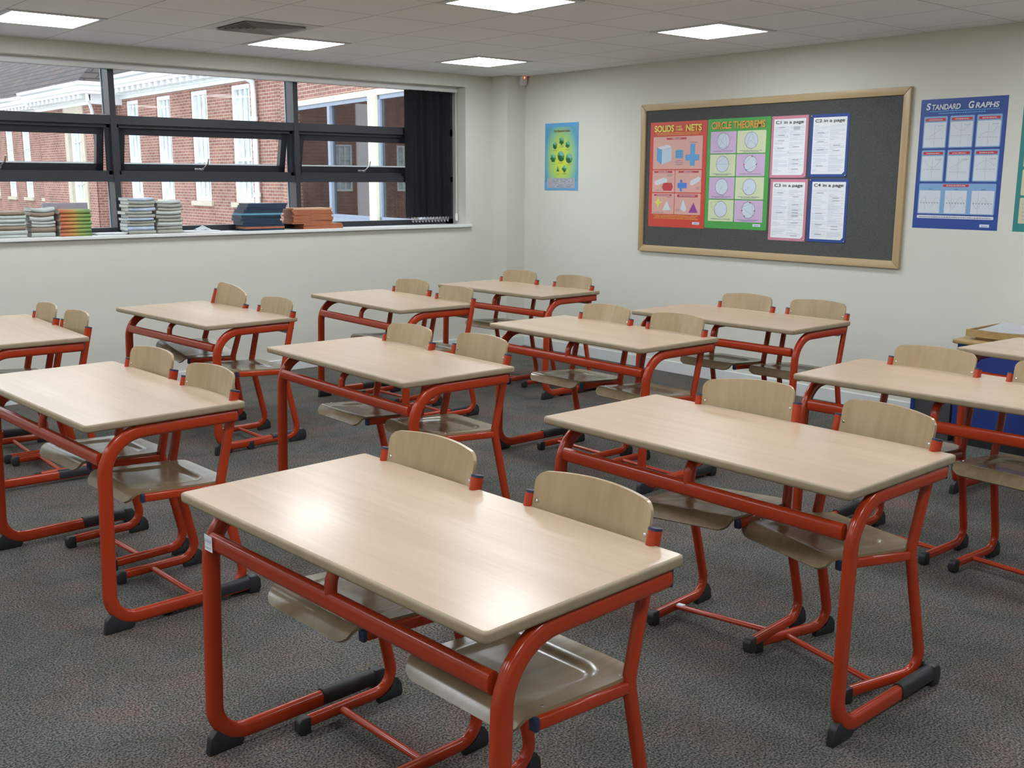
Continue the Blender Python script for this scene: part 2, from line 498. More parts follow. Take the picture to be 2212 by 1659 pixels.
for i, x in enumerate(LX):
    for j, y in enumerate(LY):
        if x < XL or y < YB: continue
        o = lp if first else copy_tree(lp); first = False
        o.location = (x, y, HC)
        setp(o, seen.get((i, j), 'square recessed ceiling light panel outside the picture, overhead or behind the viewer'), 'ceiling light',
             'recessed ceiling light panels')

vt = empty('ceiling_vent', (TX0 - TDX / 2, TY0 - TDY * 0.5, HC))
setp(vt, 'square four-way louvred air vent in the ceiling, left of a lit panel', 'air vent')
def ring(bm, a, b, z0, z1, t=0.0015):
    """sloping square ring, outer half size a at z0, inner half size b at z1"""
    A = [bm.verts.new((sx * a, sy * a, z0)) for sx, sy in ((-1, -1), (1, -1), (1, 1), (-1, 1))]
    B = [bm.verts.new((sx * b, sy * b, z1)) for sx, sy in ((-1, -1), (1, -1), (1, 1), (-1, 1))]
    fs = [bm.faces.new((A[i], A[(i + 1) % 4], B[(i + 1) % 4], B[i])) for i in range(4)]
    bmesh.ops.solidify(bm, geom=fs, thickness=t)
bm = bmesh.new()
for q in ((-0.28, 0.28, 0.21, 0.29), (-0.28, 0.28, -0.29, -0.21), (-0.28, -0.21, -0.21, 0.21), (0.21, 0.28, -0.21, 0.21)):
    box(bm, q[0], q[1], q[2], q[3], -0.004, 0.0)
mk('vent_frame', bm, M_fix, vt)
bm = bmesh.new(); box(bm, -0.21, 0.21, -0.21, 0.21, -0.0015, -0.0005); mk('vent_back', bm, M_ventdark, vt)
for k in range(6):
    bm = bmesh.new(); a = 0.208 - k * 0.033
    ring(bm, a, a - 0.017, -0.016, -0.003)
    mk('blade', bm, M_blade, vt)

# ------------------------------------------------------------------ motion detector
pir = empty('motion_detector', (6.495, 7.53, 2.482))
setp(pir, 'small white motion sensor with a red light in the corner under the ceiling', 'sensor')
bm = bmesh.new(); prism(bm, [(-0.002, -0.055), (-0.03, -0.052), (-0.045, -0.03), (-0.045, 0.02), (-0.03, 0.052), (-0.002, 0.055)], 'x', -0.032, 0.032, bev=0.004)
mk('housing', bm, M_white, pir, smooth=40)
bm = bmesh.new(); bmesh.ops.create_icosphere(bm, subdivisions=2, radius=0.006, matrix=Matrix.Translation((-0.004, -0.046, 0.012)))
mk('indicator', bm, M_led, pir, smooth=60)

# ------------------------------------------------------------------ school desk
def desk_proto():
    """X along the long side, +Y towards the sitters, top at 0.76"""
    r = empty('school_desk')
    W, D, H, T = 0.6, 0.3, 0.76, 0.027
    bm = bmesh.new()
    prism(bm, rrect(W - 0.007, D - 0.007, 0.011), 'z', H - T + 0.001, H, bev=0.0)
    top = mk('tabletop', bm, M_top, r)
    # moulded rounded edging
    bm = bmesh.new()
    prof = [(-0.010, 0.0)] + [(-0.0075 + 0.0075 * math.sin(a), 0.0 - 0.0075 + 0.0075 * math.cos(a)) for a in [PI / 2 * k / 5 for k in range(1, 6)]]
    prof += [(-0.0075 + 0.0075 * math.cos(a), -T + 0.0095 - 0.0095 * math.sin(a)) for a in [PI / 2 * k / 5 for k in range(0, 6)]] + [(-0.02, -T)]
    outl = rrect(W, D, 0.015, 6)
    n = len(outl); rings = []
    for i, (x, y) in enumerate(outl):
        px, py = outl[i - 1]; qx, qy = outl[(i + 1) % n]
        t = Vector((qx - px, qy - py)); t.normalize(); nx, ny = t.y, -t.x
        rings.append([bm.verts.new((x + nx * a, y + ny * a, H + b)) for a, b in prof])
    for i in range(n):
        for k in range(len(prof) - 1):
            bm.faces.new((rings[i][k], rings[(i + 1) % n][k], rings[(i + 1) % n][k + 1], rings[i][k + 1]))
    mk('edging', bm, M_edge, top, smooth=45)
    for s in (-1, 1):
        X = s * (W - 0.027)
        bm = bmesh.new()
        pts = [(X, 0.270, 0.7085), (X, -0.228, 0.7085), (X, -0.250, 0.039), (X, 0.300, 0.039)]
        sweep(bm, fillet(pts, [0.145, 0.095], 10), (1, 0, 0), 0.0245, 0.0155, 20, flat=0.72)
        sf = mk('side_frame', bm, M_red, r, smooth=50)
        bm = bmesh.new(); prism(bm, [(0.268, 0.686), (0.268, 0.731), (0.275, 0.729), (0.275, 0.688)], 'x', X - 0.0145, X + 0.0145, bev=0.002)
        mk('tube_cap', bm, M_cap, sf)
        # wedge foot under the front bend
        bm = bmesh.new()
        prism(bm, [(-0.276, 0.0), (-0.178, 0.0), (-0.165, 0.012), (-0.170, 0.030), (-0.215, 0.045), (-0.243, 0.075), (-0.268, 0.050)], 'x', X - 0.0130, X + 0.0130, bev=0.004)
        mk('wedge_foot', bm, M_black, sf, smooth=30)
        # scuff sleeve on top of the rear half of the foot and end foot
        bm = bmesh.new()
        arc = [(0.0195 * math.copysign(abs(math.cos(a)) ** 0.75, math.cos(a)), 0.0285 * math.copysign(abs(math.sin(a)) ** 0.75, math.sin(a))) for a in [math.radians(-25 + 230 * k / 12) for k in range(13)]]
        y0, y1 = 0.098, 0.292
        v0 = [bm.verts.new((X + a, y0, 0.040 + b)) for a, b in arc]; v1 = [bm.verts.new((X + a, y1, 0.040 + b)) for a, b in arc]
        for k in range(12): bm.faces.new((v0[k], v0[k + 1], v1[k + 1], v1[k]))
        bm.faces.new(v0); bm.faces.new(list(reversed(v1)))
        sl = mk('scuff_sleeve', bm, M_black, sf, smooth=50)
        bm = bmesh.new()
        prism(bm, [(0.285, 0.0), (0.325, 0.0), (0.334, 0.02), (0.332, 0.052), (0.318, 0.070), (0.285, 0.070)], 'x', X - 0.0205, X + 0.0205, bev=0.006)
        mk('end_foot', bm, M_black, sf, smooth=40)
    bm = bmesh.new()
    sweep(bm, [Vector((-(W - 0.05), -0.234, 0.622)), Vector((W - 0.05, -0.234, 0.622))], (0, 1, 0), 0.0245, 0.0155, 20, flat=0.8)
    mk('crossbeam', bm, M_red, r, smooth=50)
    bm = bmesh.new()
    pts = [(0.0, -0.234, 0.625), (0.0, -0.228, 0.716), (0.0, -0.02, 0.716)]
    sweep(bm, fillet(pts, [0.06], 7), (1, 0, 0), 0.0145, 0.017, 12)
    mk('centre_bracket', bm, M_red, r, smooth=50)
    return r

DESKS = {
 'A': (1.371, 1.995, -1.511, 'orange-red framed school desk nearest the camera, white sticker at its left leg'),
 'B': (2.690, 2.044, -1.553, 'school desk directly to the right of the nearest one, whole top visible'),
 'C': (1.363, 4.107, -1.519, 'school desk in the left foreground with glossy window reflections, left corner cut off'),
 'D': (2.649, 4.047, -1.575, 'school desk in the middle of the room, behind the nearest desk'),
 'E': (2.695, 6.138, -1.504, 'school desk below the window near the left, one of its chairs tilted'),
 'F': (1.511, 6.134, -1.594, 'school desk cut off by the left picture edge under the window'),
 'G': (4.013, 6.044, -1.605, 'school desk below the window, under the orange and blue folders'),
 'H': (5.210, 6.089, -1.529, 'farthest school desk, in the corner below the small green poster'),
 'I': (4.050, 4.031, -1.576, 'school desk right of the room centre, in front of the notice board wall'),
 'J': (5.158, 3.945, -1.544, 'school desk against the wall right below the notice board'),
 'K': (4.089, 1.984, -1.515, 'school desk at the right picture edge, behind the large right-hand desk'),
 'L': (5.262, 1.858, -1.641, 'school desk corner at the far right in front of the blue storage unit'),
}
dp = desk_proto()
DO = {}
for k, (x, y, th, lab) in DESKS.items():
    o = dp if k == 'A' else copy_tree(dp)
    o.location = (x, y, 0); o.rotation_euler = (0, 0, th)
    setp(o, lab, 'desk', 'double school desks in rows')
    DO[k] = o
# maker's sticker on the nearest desk
bm = bmesh.new()
def quad(bm, x0, x1, z0, z1, y, mi):
    f = bm.faces.new([bm.verts.new(p) for p in ((x0, y, z0), (x1, y, z0), (x1, y, z1), (x0, y, z1))]); f.material_index = mi
M_ink = plain('violet_ink', (0.10, 0.09, 0.28), 0.6)
M_inkg = plain('grey_ink', (0.25, 0.28, 0.27), 0.6)
box(bm, -0.563, -0.523, -0.2538, -0.2530, 0.600, 0.644, mi=0)
random.seed(3)
for k in range(6):
    x = -0.560 + k * 0.0058
    quad(bm, x, x + 0.0015, 0.623, 0.633, -0.2541, 1); quad(bm, x + 0.002, x + 0.0042, 0.6235 + 0.004 * (k % 2), 0.625 + 0.004 * (k % 2), -0.2541, 1)
quad(bm, -0.560, -0.527, 0.6185, 0.6192, -0.2541, 2)
for k in range(4):
    quad(bm, -0.559 + k * 0.008, -0.555 + k * 0.008, 0.606, 0.612, -0.2541, 2)
st = mk('sticker', bm, [M_paper, M_ink, M_inkg], DO['A'])
st['label'] = 'small white sticker with violet print'

# ------------------------------------------------------------------ school chair
def chair_proto():
    """+Y is the back of the chair, origin below the tops of the uprights"""
    r = empty('school_chair')
    for s in (-1, 1):
        X = s * 0.200
        bm = bmesh.new()
        pts = [(X, 0.004, 0.792), (X, -0.076, 0.448), (X, 0.014, 0.034), (X, -0.300, 0.034)]
        sweep(bm, fillet(pts, [0.10, 0.062], 9), (1, 0, 0), 0.0182, 0.0135, 16, flat=0.8)
        sf = mk('side_frame', bm, M_red, r, smooth=50)
        bm = bmesh.new()
        prism(bm, [(-0.062, 0.420), (-0.062, 0.450), (-0.372, 0.4715), (-0.372, 0.4415)], 'x', X - 0.0105, X + 0.0105, bev=0.005)
        mk('seat_rail', bm, M_red, sf, smooth=50)
        bm = bmesh.new(); box(bm, X - 0.0112, X + 0.0112, -0.384, -0.370, 0.4405, 0.4725, bev=0.004)
        mk('rail_cap', bm, M_cap, sf, smooth=40)
        bm = bmesh.new(); sweep(bm, [Vector((X, 0.0036, 0.7905)), Vector((X, 0.0050, 0.7965))], (1, 0, 0), 0.0184, 0.0137, 16, flat=0.8)
        mk('tube_cap', bm, M_cap, sf, smooth=40)
        bm = bmesh.new()
        prism(bm, [(-0.052, 0.0), (0.030, 0.0), (0.037, 0.008), (0.034, 0.040), (0.020, 0.062), (0.006, 0.070), (-0.010, 0.030), (-0.052, 0.018)], 'x', X - 0.0105, X + 0.0105, bev=0.002)
        mk('heel_foot', bm, M_black, sf, smooth=30)
        bm = bmesh.new()
        prism(bm, [(-0.296, 0.0), (-0.328, 0.0), (-0.338, 0.012), (-0.338, 0.040), (-0.328, 0.052), (-0.296, 0.052)], 'x', X - 0.0155, X + 0.0155, bev=0.005)
        mk('toe_cap', bm, M_black, sf, smooth=40)
    bm = bmesh.new()
    sweep(bm, [Vector((-0.195, -0.188, 0.034)), Vector((0.195, -0.188, 0.034))], (0, 1, 0), 0.0095, 0.0125, 14)
    mk('crossbar', bm, M_red, r, smooth=50)
    # ---- plywood seat: dished, front edge rolled down
    bm = bmesh.new()
    NX, NY = 30, 34
    zt = 0.4585
    TL = 0.0694                      # the seat rises towards its front edge
    def seat_pt(u, v):
        # u -1..1 across, v 0 (back) .. 1 (front lip)
        L_ = 0.412; s = v * L_
        hw = 0.198
        if v > 0.80: hw -= 0.012 * ((v - 0.80) / 0.20) ** 2
        # back corners rounded
        back = 0.0
        au = abs(u)
        if au > 0.72: back = 0.055 * ((au - 0.72) / 0.28) ** 2.2
        frontc = 0.0
        if au > 0.80: frontc = 0.018 * ((au - 0.80) / 0.20) ** 2
        s = back + (L_ - frontc - back) * v
        x = u * hw
        # roll-over at the front
        sr = 0.345
        if s < sr: y, z = s, 0.0
        else:
            R = 0.040; a = (s - sr) / R
            amax = math.radians(52)
            if a < amax: y, z = sr + R * math.sin(a), -(R - R * math.cos(a))
            else:
                e = (s - sr) - R * amax
                y = sr + R * math.sin(amax) + e * math.cos(amax); z = -(R - R * math.cos(amax)) - e * math.sin(amax)
        # dish with a soft rim in U shape
        dx = (0.150 - abs(x)); dy = s - 0.062
        rr = 0.06
        if dx < rr and dy < rr:
            d = rr - math.hypot(rr - dx, rr - dy)
        else: d = min(dx, dy)
        k = max(0.0, min(1.0, d / 0.022)); k = k * k * (3 - 2 * k)
        fade = max(0.0, min(1.0, (0.36 - s) / 0.14))
        z -= 0.009 * k * fade
        # slight lift towards the back
        z += 0.006 * max(0, 1 - s / 0.12) ** 2
        return Vector((x, -0.034 - y, zt + z + TL * (min(y, 0.36) - 0.03)))
    top, bot = [], []
    for j in range(NY + 1):
        tr, br_ = [], []
        for i in range(NX + 1):
            u, v = -1 + 2 * i / NX, j / NY
            p = seat_pt(u, v)
            e = 1e-3
            du = seat_pt(min(1, u + e), v) - seat_pt(max(-1, u - e), v); dv = seat_pt(u, min(1, v + e)) - seat_pt(u, max(0, v - e))
            nn = dv.cross(du); nn.normalize()
            if nn.z < 0: nn = -nn
            tr.append(bm.verts.new(p)); br_.append(bm.verts.new(p - nn * 0.0095))
        top.append(tr); bot.append(br_)
    for j in range(NY):
        for i in range(NX):
            bm.faces.new((top[j][i], top[j][i + 1], top[j + 1][i + 1], top[j + 1][i]))
            bm.faces.new((bot[j][i], bot[j + 1][i], bot[j + 1][i + 1], bot[j][i + 1]))
    for j in range(NY):
        bm.faces.new((top[j][0], top[j + 1][0], bot[j + 1][0], bot[j][0])); bm.faces.new((top[j][NX], bot[j][NX], bot[j + 1][NX], top[j + 1][NX]))
    for i in range(NX):
        bm.faces.new((top[0][i], bot[0][i], bot[0][i + 1], top[0][i + 1])); bm.faces.new((top[NY][i], top[NY][i + 1], bot[NY][i + 1], bot[NY][i]))
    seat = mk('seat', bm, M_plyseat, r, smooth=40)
    for sx in (-1, 1):
        for y in (-0.09, -0.34):
            bm = bmesh.new(); bmesh.ops.create_cone(bm, cap_ends=True, segments=10, radius1=0.004, radius2=0.003, depth=0.003, matrix=Matrix.Translation((sx * 0.186, y, zt + 0.0012 + TL * (-y - 0.064))))
            mk('screw', bm, M_steel, seat)
    # ---- curved backrest between the uprights
    bm = bmesh.new()
    NX, NZ = 24, 28
    zb, ztp = 0.655, 0.859
    fr, bk = [], []
    lean = 0.066 / 0.355
    for j in range(NZ + 1):
        a_, b_ = [], []
        for i in range(NX + 1):
            u = -1 + 2 * i / NX; v = 0.5 - 0.5 * math.cos(PI * j / NZ)
            hw = 0.1875
            # rounded corners: pull in width near top and bottom
            rc = 0.034; H_ = ztp - zb
            crown = 0.007 * u * u
            zz = zb + v * H_
            edge = min(v, 1 - v) * H_
            if edge < rc:
                hwj = hw - rc + math.sqrt(max(0.0, rc * rc - (rc - edge) ** 2))
            else: hwj = hw
            x = u * hwj
            zz += (-crown if v > 0.5 else crown * 0.5) * (abs(v - 0.5) * 2)
            bow = 0.030 * (1 - (x / 0.1885) ** 2)
            y = 0.002 + bow + (zz - 0.792) * lean
            a_.append(bm.verts.new((x, y - 0.0055, zz))); b_.append(bm.verts.new((x, y + 0.0045, zz)))
        fr.append(a_); bk.append(b_)
    for j in range(NZ):
        for i in range(NX):
            bm.faces.new((fr[j][i], fr[j][i + 1], fr[j + 1][i + 1], fr[j + 1][i])); bm.faces.new((bk[j][i], bk[j + 1][i], bk[j + 1][i + 1], bk[j][i + 1]))
        bm.faces.new((fr[j][0], fr[j + 1][0], bk[j + 1][0], bk[j][0])); bm.faces.new((fr[j][NX], bk[j][NX], bk[j + 1][NX], fr[j + 1][NX]))
    for i in range(NX):
        bm.faces.new((fr[0][i], bk[0][i], bk[0][i + 1], fr[0][i + 1])); bm.faces.new((fr[NZ][i], fr[NZ][i + 1], bk[NZ][i + 1], bk[NZ][i]))
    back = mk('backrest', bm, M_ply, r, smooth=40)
    for sx in (-1, 1):
        for z in (0.775, 0.69):
            bm = bmesh.new()
            y = 0.002 + 0.030 * (1 - (0.176 / 0.1885) ** 2) + (z - 0.792) * lean - 0.006
            bmesh.ops.create_uvsphere(bm, u_segments=10, v_segments=6, radius=0.0055, matrix=Matrix.Translation((sx * 0.176, y, z)) @ Matrix.Diagonal((1, 0.5, 1, 1)))
            mk('bolt', bm, M_steel, back, smooth=60)
    return r

# x, y, yaw (deg), tilt (deg, + lifts the +X side), seat, desk words
DW = {'A': "the nearest desk, with white sticker", 'B': "the large desk right of the nearest",
      'C': "the glossy desk in the left foreground", 'D': 'the desk in the middle of the room',
      'E': "the desk below the window's left part", 'F': 'the desk cut by the left picture edge',
      'G': "the desk below the coloured folders", 'H': 'the farthest desk in the corner',
      'I': 'the desk right of the room centre', 'J': 'the desk under the notice board',
      'K': 'the desk at the right picture edge'}
CH = [('A', 'left', 1.650, 2.303, -87, 0), ('A', 'right', 1.693, 1.707, -87, 0),
      ('B', 'left', None, None, -85, 4), ('B', 'right', 3.035, 1.712, -102, 0),
      ('C', 'left', 1.652, 4.335, -85, 0), ('C', 'right', 1.661, 3.775, -87, 0),
      ('D', 'left', 2.930, 4.255, -90, 0), ('D', 'right', 2.993, 3.755, -91, 0),
      ('E', 'left', None, None, -88, -10), ('E', 'right', 2.998, 5.771, -88.5, 0),
      ('F', 'left', 1.814, 6.324, -91, 0), ('F', 'right', 1.829, 5.849, -90, 0),
      ('G', 'left', 4.335, 6.242, -86, 0), ('G', 'right', 4.272, 5.636, -90, 0),
      ('H', 'left', 5.459, 6.348, -86, 0), ('H', 'right', 5.490, 5.751, -89, 0),
      ('I', 'left', 4.319, 4.248, -90, 0), ('I', 'right', 4.307, 3.699, -90.5, 0),
      ('J', 'left', 5.440, 4.093, -88, 0), ('J', 'right', 5.490, 3.602, -87, 0),
      ('K', 'left', 4.300, 2.222, -91, 0), ('K', 'right', 4.300, 1.690, -93, 0)]
cp = chair_proto()
for n, (dk, sd, x, y, yaw, roll) in enumerate(CH):
    o = cp if n == 0 else copy_tree(cp)
    ya = math.radians(yaw); ro = math.radians(roll)
    Xv = Vector((math.cos(ya), math.sin(ya), 0))
    if roll == 0:
        o.location = (x, y, 0); o.rotation_euler = (0, 0, ya)
    else:
        s = -1 if roll > 0 else 1                  # side that stays on the floor
        piv = Vector((2.978, 2.373, 0)) if dk == 'B' else Vector((2.986, 6.303, 0))
        # origin sits 0.2 from the pivot, rotated about the chair's front-back axis
        ang = abs(ro)
        o.location = piv - Xv * (s * 0.2 * math.cos(ang)) + Vector((0, 0, 0.2 * math.sin(ang)))
        o.rotation_euler = (0, -ro, ya)
    extra = {('E', 'left'): 'red-framed chair tipped up on one side at ', ('B', 'left'): 'slightly tilted red-framed chair, left seat at '}.get((dk, sd))
    lab = (extra if extra else 'red-framed plywood chair, %s seat at ' % sd) + DW[dk]
    setp(o, lab, 'chair', 'plywood school chairs behind the desks')
    if (dk, sd) == ('B', 'left'):
        bm = bmesh.new(); box(bm, -0.185, -0.155, -0.197, -0.178, 0.0395, 0.0455, bev=0.002)
        mk('torn_sticker', bm, M_paper, o)

# ------------------------------------------------------------------ flat printed artwork helpers (local: X right, Z up, front = -Y)
def frect(bm, x0, z0, x1, z1, lay, mi):
    y = -0.0006 - 0.0007 * lay
    f = bm.faces.new([bm.verts.new(p) for p in ((x0, y, z0), (x1, y, z0), (x1, y, z1), (x0, y, z1))]); f.material_index = mi
def fpoly(bm, pts, lay, mi):
    y = -0.0006 - 0.0007 * lay
    f = bm.faces.new([bm.verts.new((a, y, b)) for a, b in pts]); f.material_index = mi
def frrect(bm, x0, z0, x1, z1, r, lay, mi):
    cx, cz = (x0 + x1) / 2, (z0 + z1) / 2
    fpoly(bm, [(cx + a, cz + b) for a, b in rrect((x1 - x0) / 2, (z1 - z0) / 2, r, 4)], lay, mi)
def fell(bm, cx, cz, rx, rz, lay, mi, n=24):
    fpoly(bm, [(cx + rx * math.cos(2 * PI * k / n), cz + rz * math.sin(2 * PI * k / n)) for k in range(n)], lay, mi)
def fring(bm, cx, cz, rx, rz, t, lay, mi, n=28):
    y = -0.0006 - 0.0007 * lay
    A = [bm.verts.new((cx + rx * math.cos(2 * PI * k / n), y, cz + rz * math.sin(2 * PI * k / n))) for k in range(n)]
    B = [bm.verts.new((cx + (rx - t) * math.cos(2 * PI * k / n), y, cz + (rz - t) * math.sin(2 * PI * k / n))) for k in range(n)]
    for k in range(n):
        f = bm.faces.new((A[k], A[(k + 1) % n], B[(k + 1) % n], B[k])); f.material_index = mi
def fline(bm, x0, z0, x1, z1, t, lay, mi):
    d = Vector((x1 - x0, z1 - z0)); d.normalize(); nx, nz = -d.y * t / 2, d.x * t / 2
    fpoly(bm, [(x0 - nx, z0 - nz), (x1 - nx, z1 - nz), (x1 + nx, z1 + nz), (x0 + nx, z0 + nz)], lay, mi)
def ftext(bm, x0, z, x1, h, lay, mi, seed=0):
    """a line of print too small to read: a row of uneven little dashes"""
    rnd = random.Random(seed); x = x0
    while x < x1:
        w = rnd.uniform(0.004, 0.014)
        frect(bm, x, z, min(x + w, x1), z + h * rnd.uniform(0.7, 1.0), lay, mi); x += w + rnd.uniform(0.002, 0.004)

def lettering(name, body, mat, parent, cx, cz, width, height, lay=5, bold=0.0, shear=0.0):
    cu = bpy.data.curves.new(name, 'FONT')
    cu.body = body; cu.size = 1.0; cu.offset = bold; cu.shear = shear; cu.align_x = 'LEFT'
    t = bpy.data.objects.new(name, cu); C.objects.link(t)
    dg = bpy.context.evaluated_depsgraph_get(); dg.update()
    me = bpy.data.meshes.new_from_object(t.evaluated_get(dg))
    bpy.data.objects.remove(t); bpy.data.curves.remove(cu)
    xs = [v.co.x for v in me.vertices]; ys = [v.co.y for v in me.vertices]
    x0, x1, y0, y1 = min(xs), max(xs), min(ys), max(ys)
    y = -0.0006 - 0.0007 * lay
    for v in me.vertices:
        a = (v.co.x - (x0 + x1) / 2) / (x1 - x0) * width; b = (v.co.y - (y0 + y1) / 2) / (y1 - y0) * height
        v.co = (cx + a, y, cz + b)
    me.materials.clear(); me.materials.append(mat)
    o = bpy.data.objects.new(name, me); C.objects.link(o); o.parent = parent
    return o

P = lambda n, c, r=0.4: plain(n, c, r, var=0.02)
P_red = P('print_red', (0.56, 0.045, 0.025)); P_dred = P('print_dark_red', (0.42, 0.03, 0.035)); P_pink = P('print_salmon', (0.66, 0.36, 0.31))
P_yel = P('print_yellow', (0.72, 0.66, 0.10)); P_gold = P('print_gold', (0.70, 0.36, 0.05)); P_sky = P('print_sky_blue', (0.10, 0.33, 0.62))
P_blu = P('print_blue', (0.05, 0.20, 0.62)); P_pale = P('print_pale_blue', (0.48, 0.58, 0.66)); P_crim = P('print_crimson', (0.50, 0.03, 0.04))
P_pur = P('print_purple', (0.28, 0.04, 0.28)); P_gre = P('print_green', (0.06, 0.33, 0.06)); P_cream = P('print_cream', (0.60, 0.66, 0.42))
P_lil = P('print_lilac', (0.56, 0.40, 0.60)); P_disc = P('print_disc', (0.56, 0.63, 0.72)); P_line = P('print_line', (0.13, 0.14, 0.22))
P_navy = P('print_navy', (0.015, 0.055, 0.27)); P_gridb = P('print_light_blue', (0.20, 0.36, 0.60)); P_white = P('print_white', (0.60, 0.64, 0.70))
P_ggrey = P('print_grey', (0.36, 0.36, 0.40)); P_black = P('print_black', (0.02, 0.02, 0.025)); P_orng = P('print_orange', (0.64, 0.30, 0.05))
P_gdark = P('print_dark_green', (0.015, 0.10, 0.03)); P_gmid = P('print_mid_green', (0.05, 0.26, 0.10)); P_glt = P('print_teal_green', (0.16, 0.42, 0.34))
P_teal = P('print_teal', (0.02, 0.20, 0.20)); P_cardp = P('card_pink', (0.58, 0.22, 0.30), 0.6); P_cardb = P('card_blue', (0.02, 0.06, 0.26), 0.6)
P_silver = P('print_silver', (0.42, 0.47, 0.60)); P_beige = P('print_beige', (0.55, 0.52, 0.38)); P_brown = P('print_brown', (0.20, 0.13, 0.04))

def wallroot(name, yc, z0, off=0.0, lab=None, cat=None, group=None):
    r = empty(name, (XB - off, yc, z0), -PI / 2)
    setp(r, lab, cat, group)
    return r

# ------------------------------------------------------------------ notice board
BY0, BY1, BZ0, BZ1 = 6.045, 3.668, 0.992, 2.180
bw = (BY0 - BY1) / 2; bh = BZ1 - BZ0
nb = wallroot('notice_board', (BY0 + BY1) / 2, BZ0, 0.0, 'large charcoal felt notice board with a pale wooden frame on the right wall', 'notice board')
bm = bmesh.new(); box(bm, -bw + 0.02, bw - 0.02, -0.014, 0.0, 0.02, bh - 0.02); mk('felt_panel', bm, M_felt, nb)
fw = 0.052
for prof in ([(-bw, 0), (bw, 0), (bw - fw, fw), (-bw + fw, fw)], [(-bw, bh), (bw, bh), (bw - fw, bh - fw), (-bw + fw, bh - fw)]):
    bm = bmesh.new(); prism(bm, prof, 'y', -0.028, 0.0, bev=0.005); mk('frame_rail', bm, M_bframe, nb, smooth=30)
M_bframev = wood('board_frame_wood_upright', (0.38, 0.26, 0.13), (0.45, 0.32, 0.17), (0.50, 0.37, 0.21), 1.2, 0.35, 0.4, 'z')
for sx in (-1, 1):
    bm = bmesh.new(); prism(bm, [(sx * bw, 0), (sx * bw, bh), (sx * (bw - fw), bh - fw), (sx * (bw - fw), fw)], 'y', -0.028, 0.0, bev=0.005)
    mk('frame_stile', bm, M_bframev, nb, smooth=30)

def pin(parent, x, z, y=-0.004):
    bm = bmesh.new(); bmesh.ops.create_uvsphere(bm, u_segments=8, v_segments=5, radius=0.006, matrix=Matrix.Translation((x, y - 0.003, z)))
    return mk('drawing_pin', bm, M_steel, parent, smooth=60)

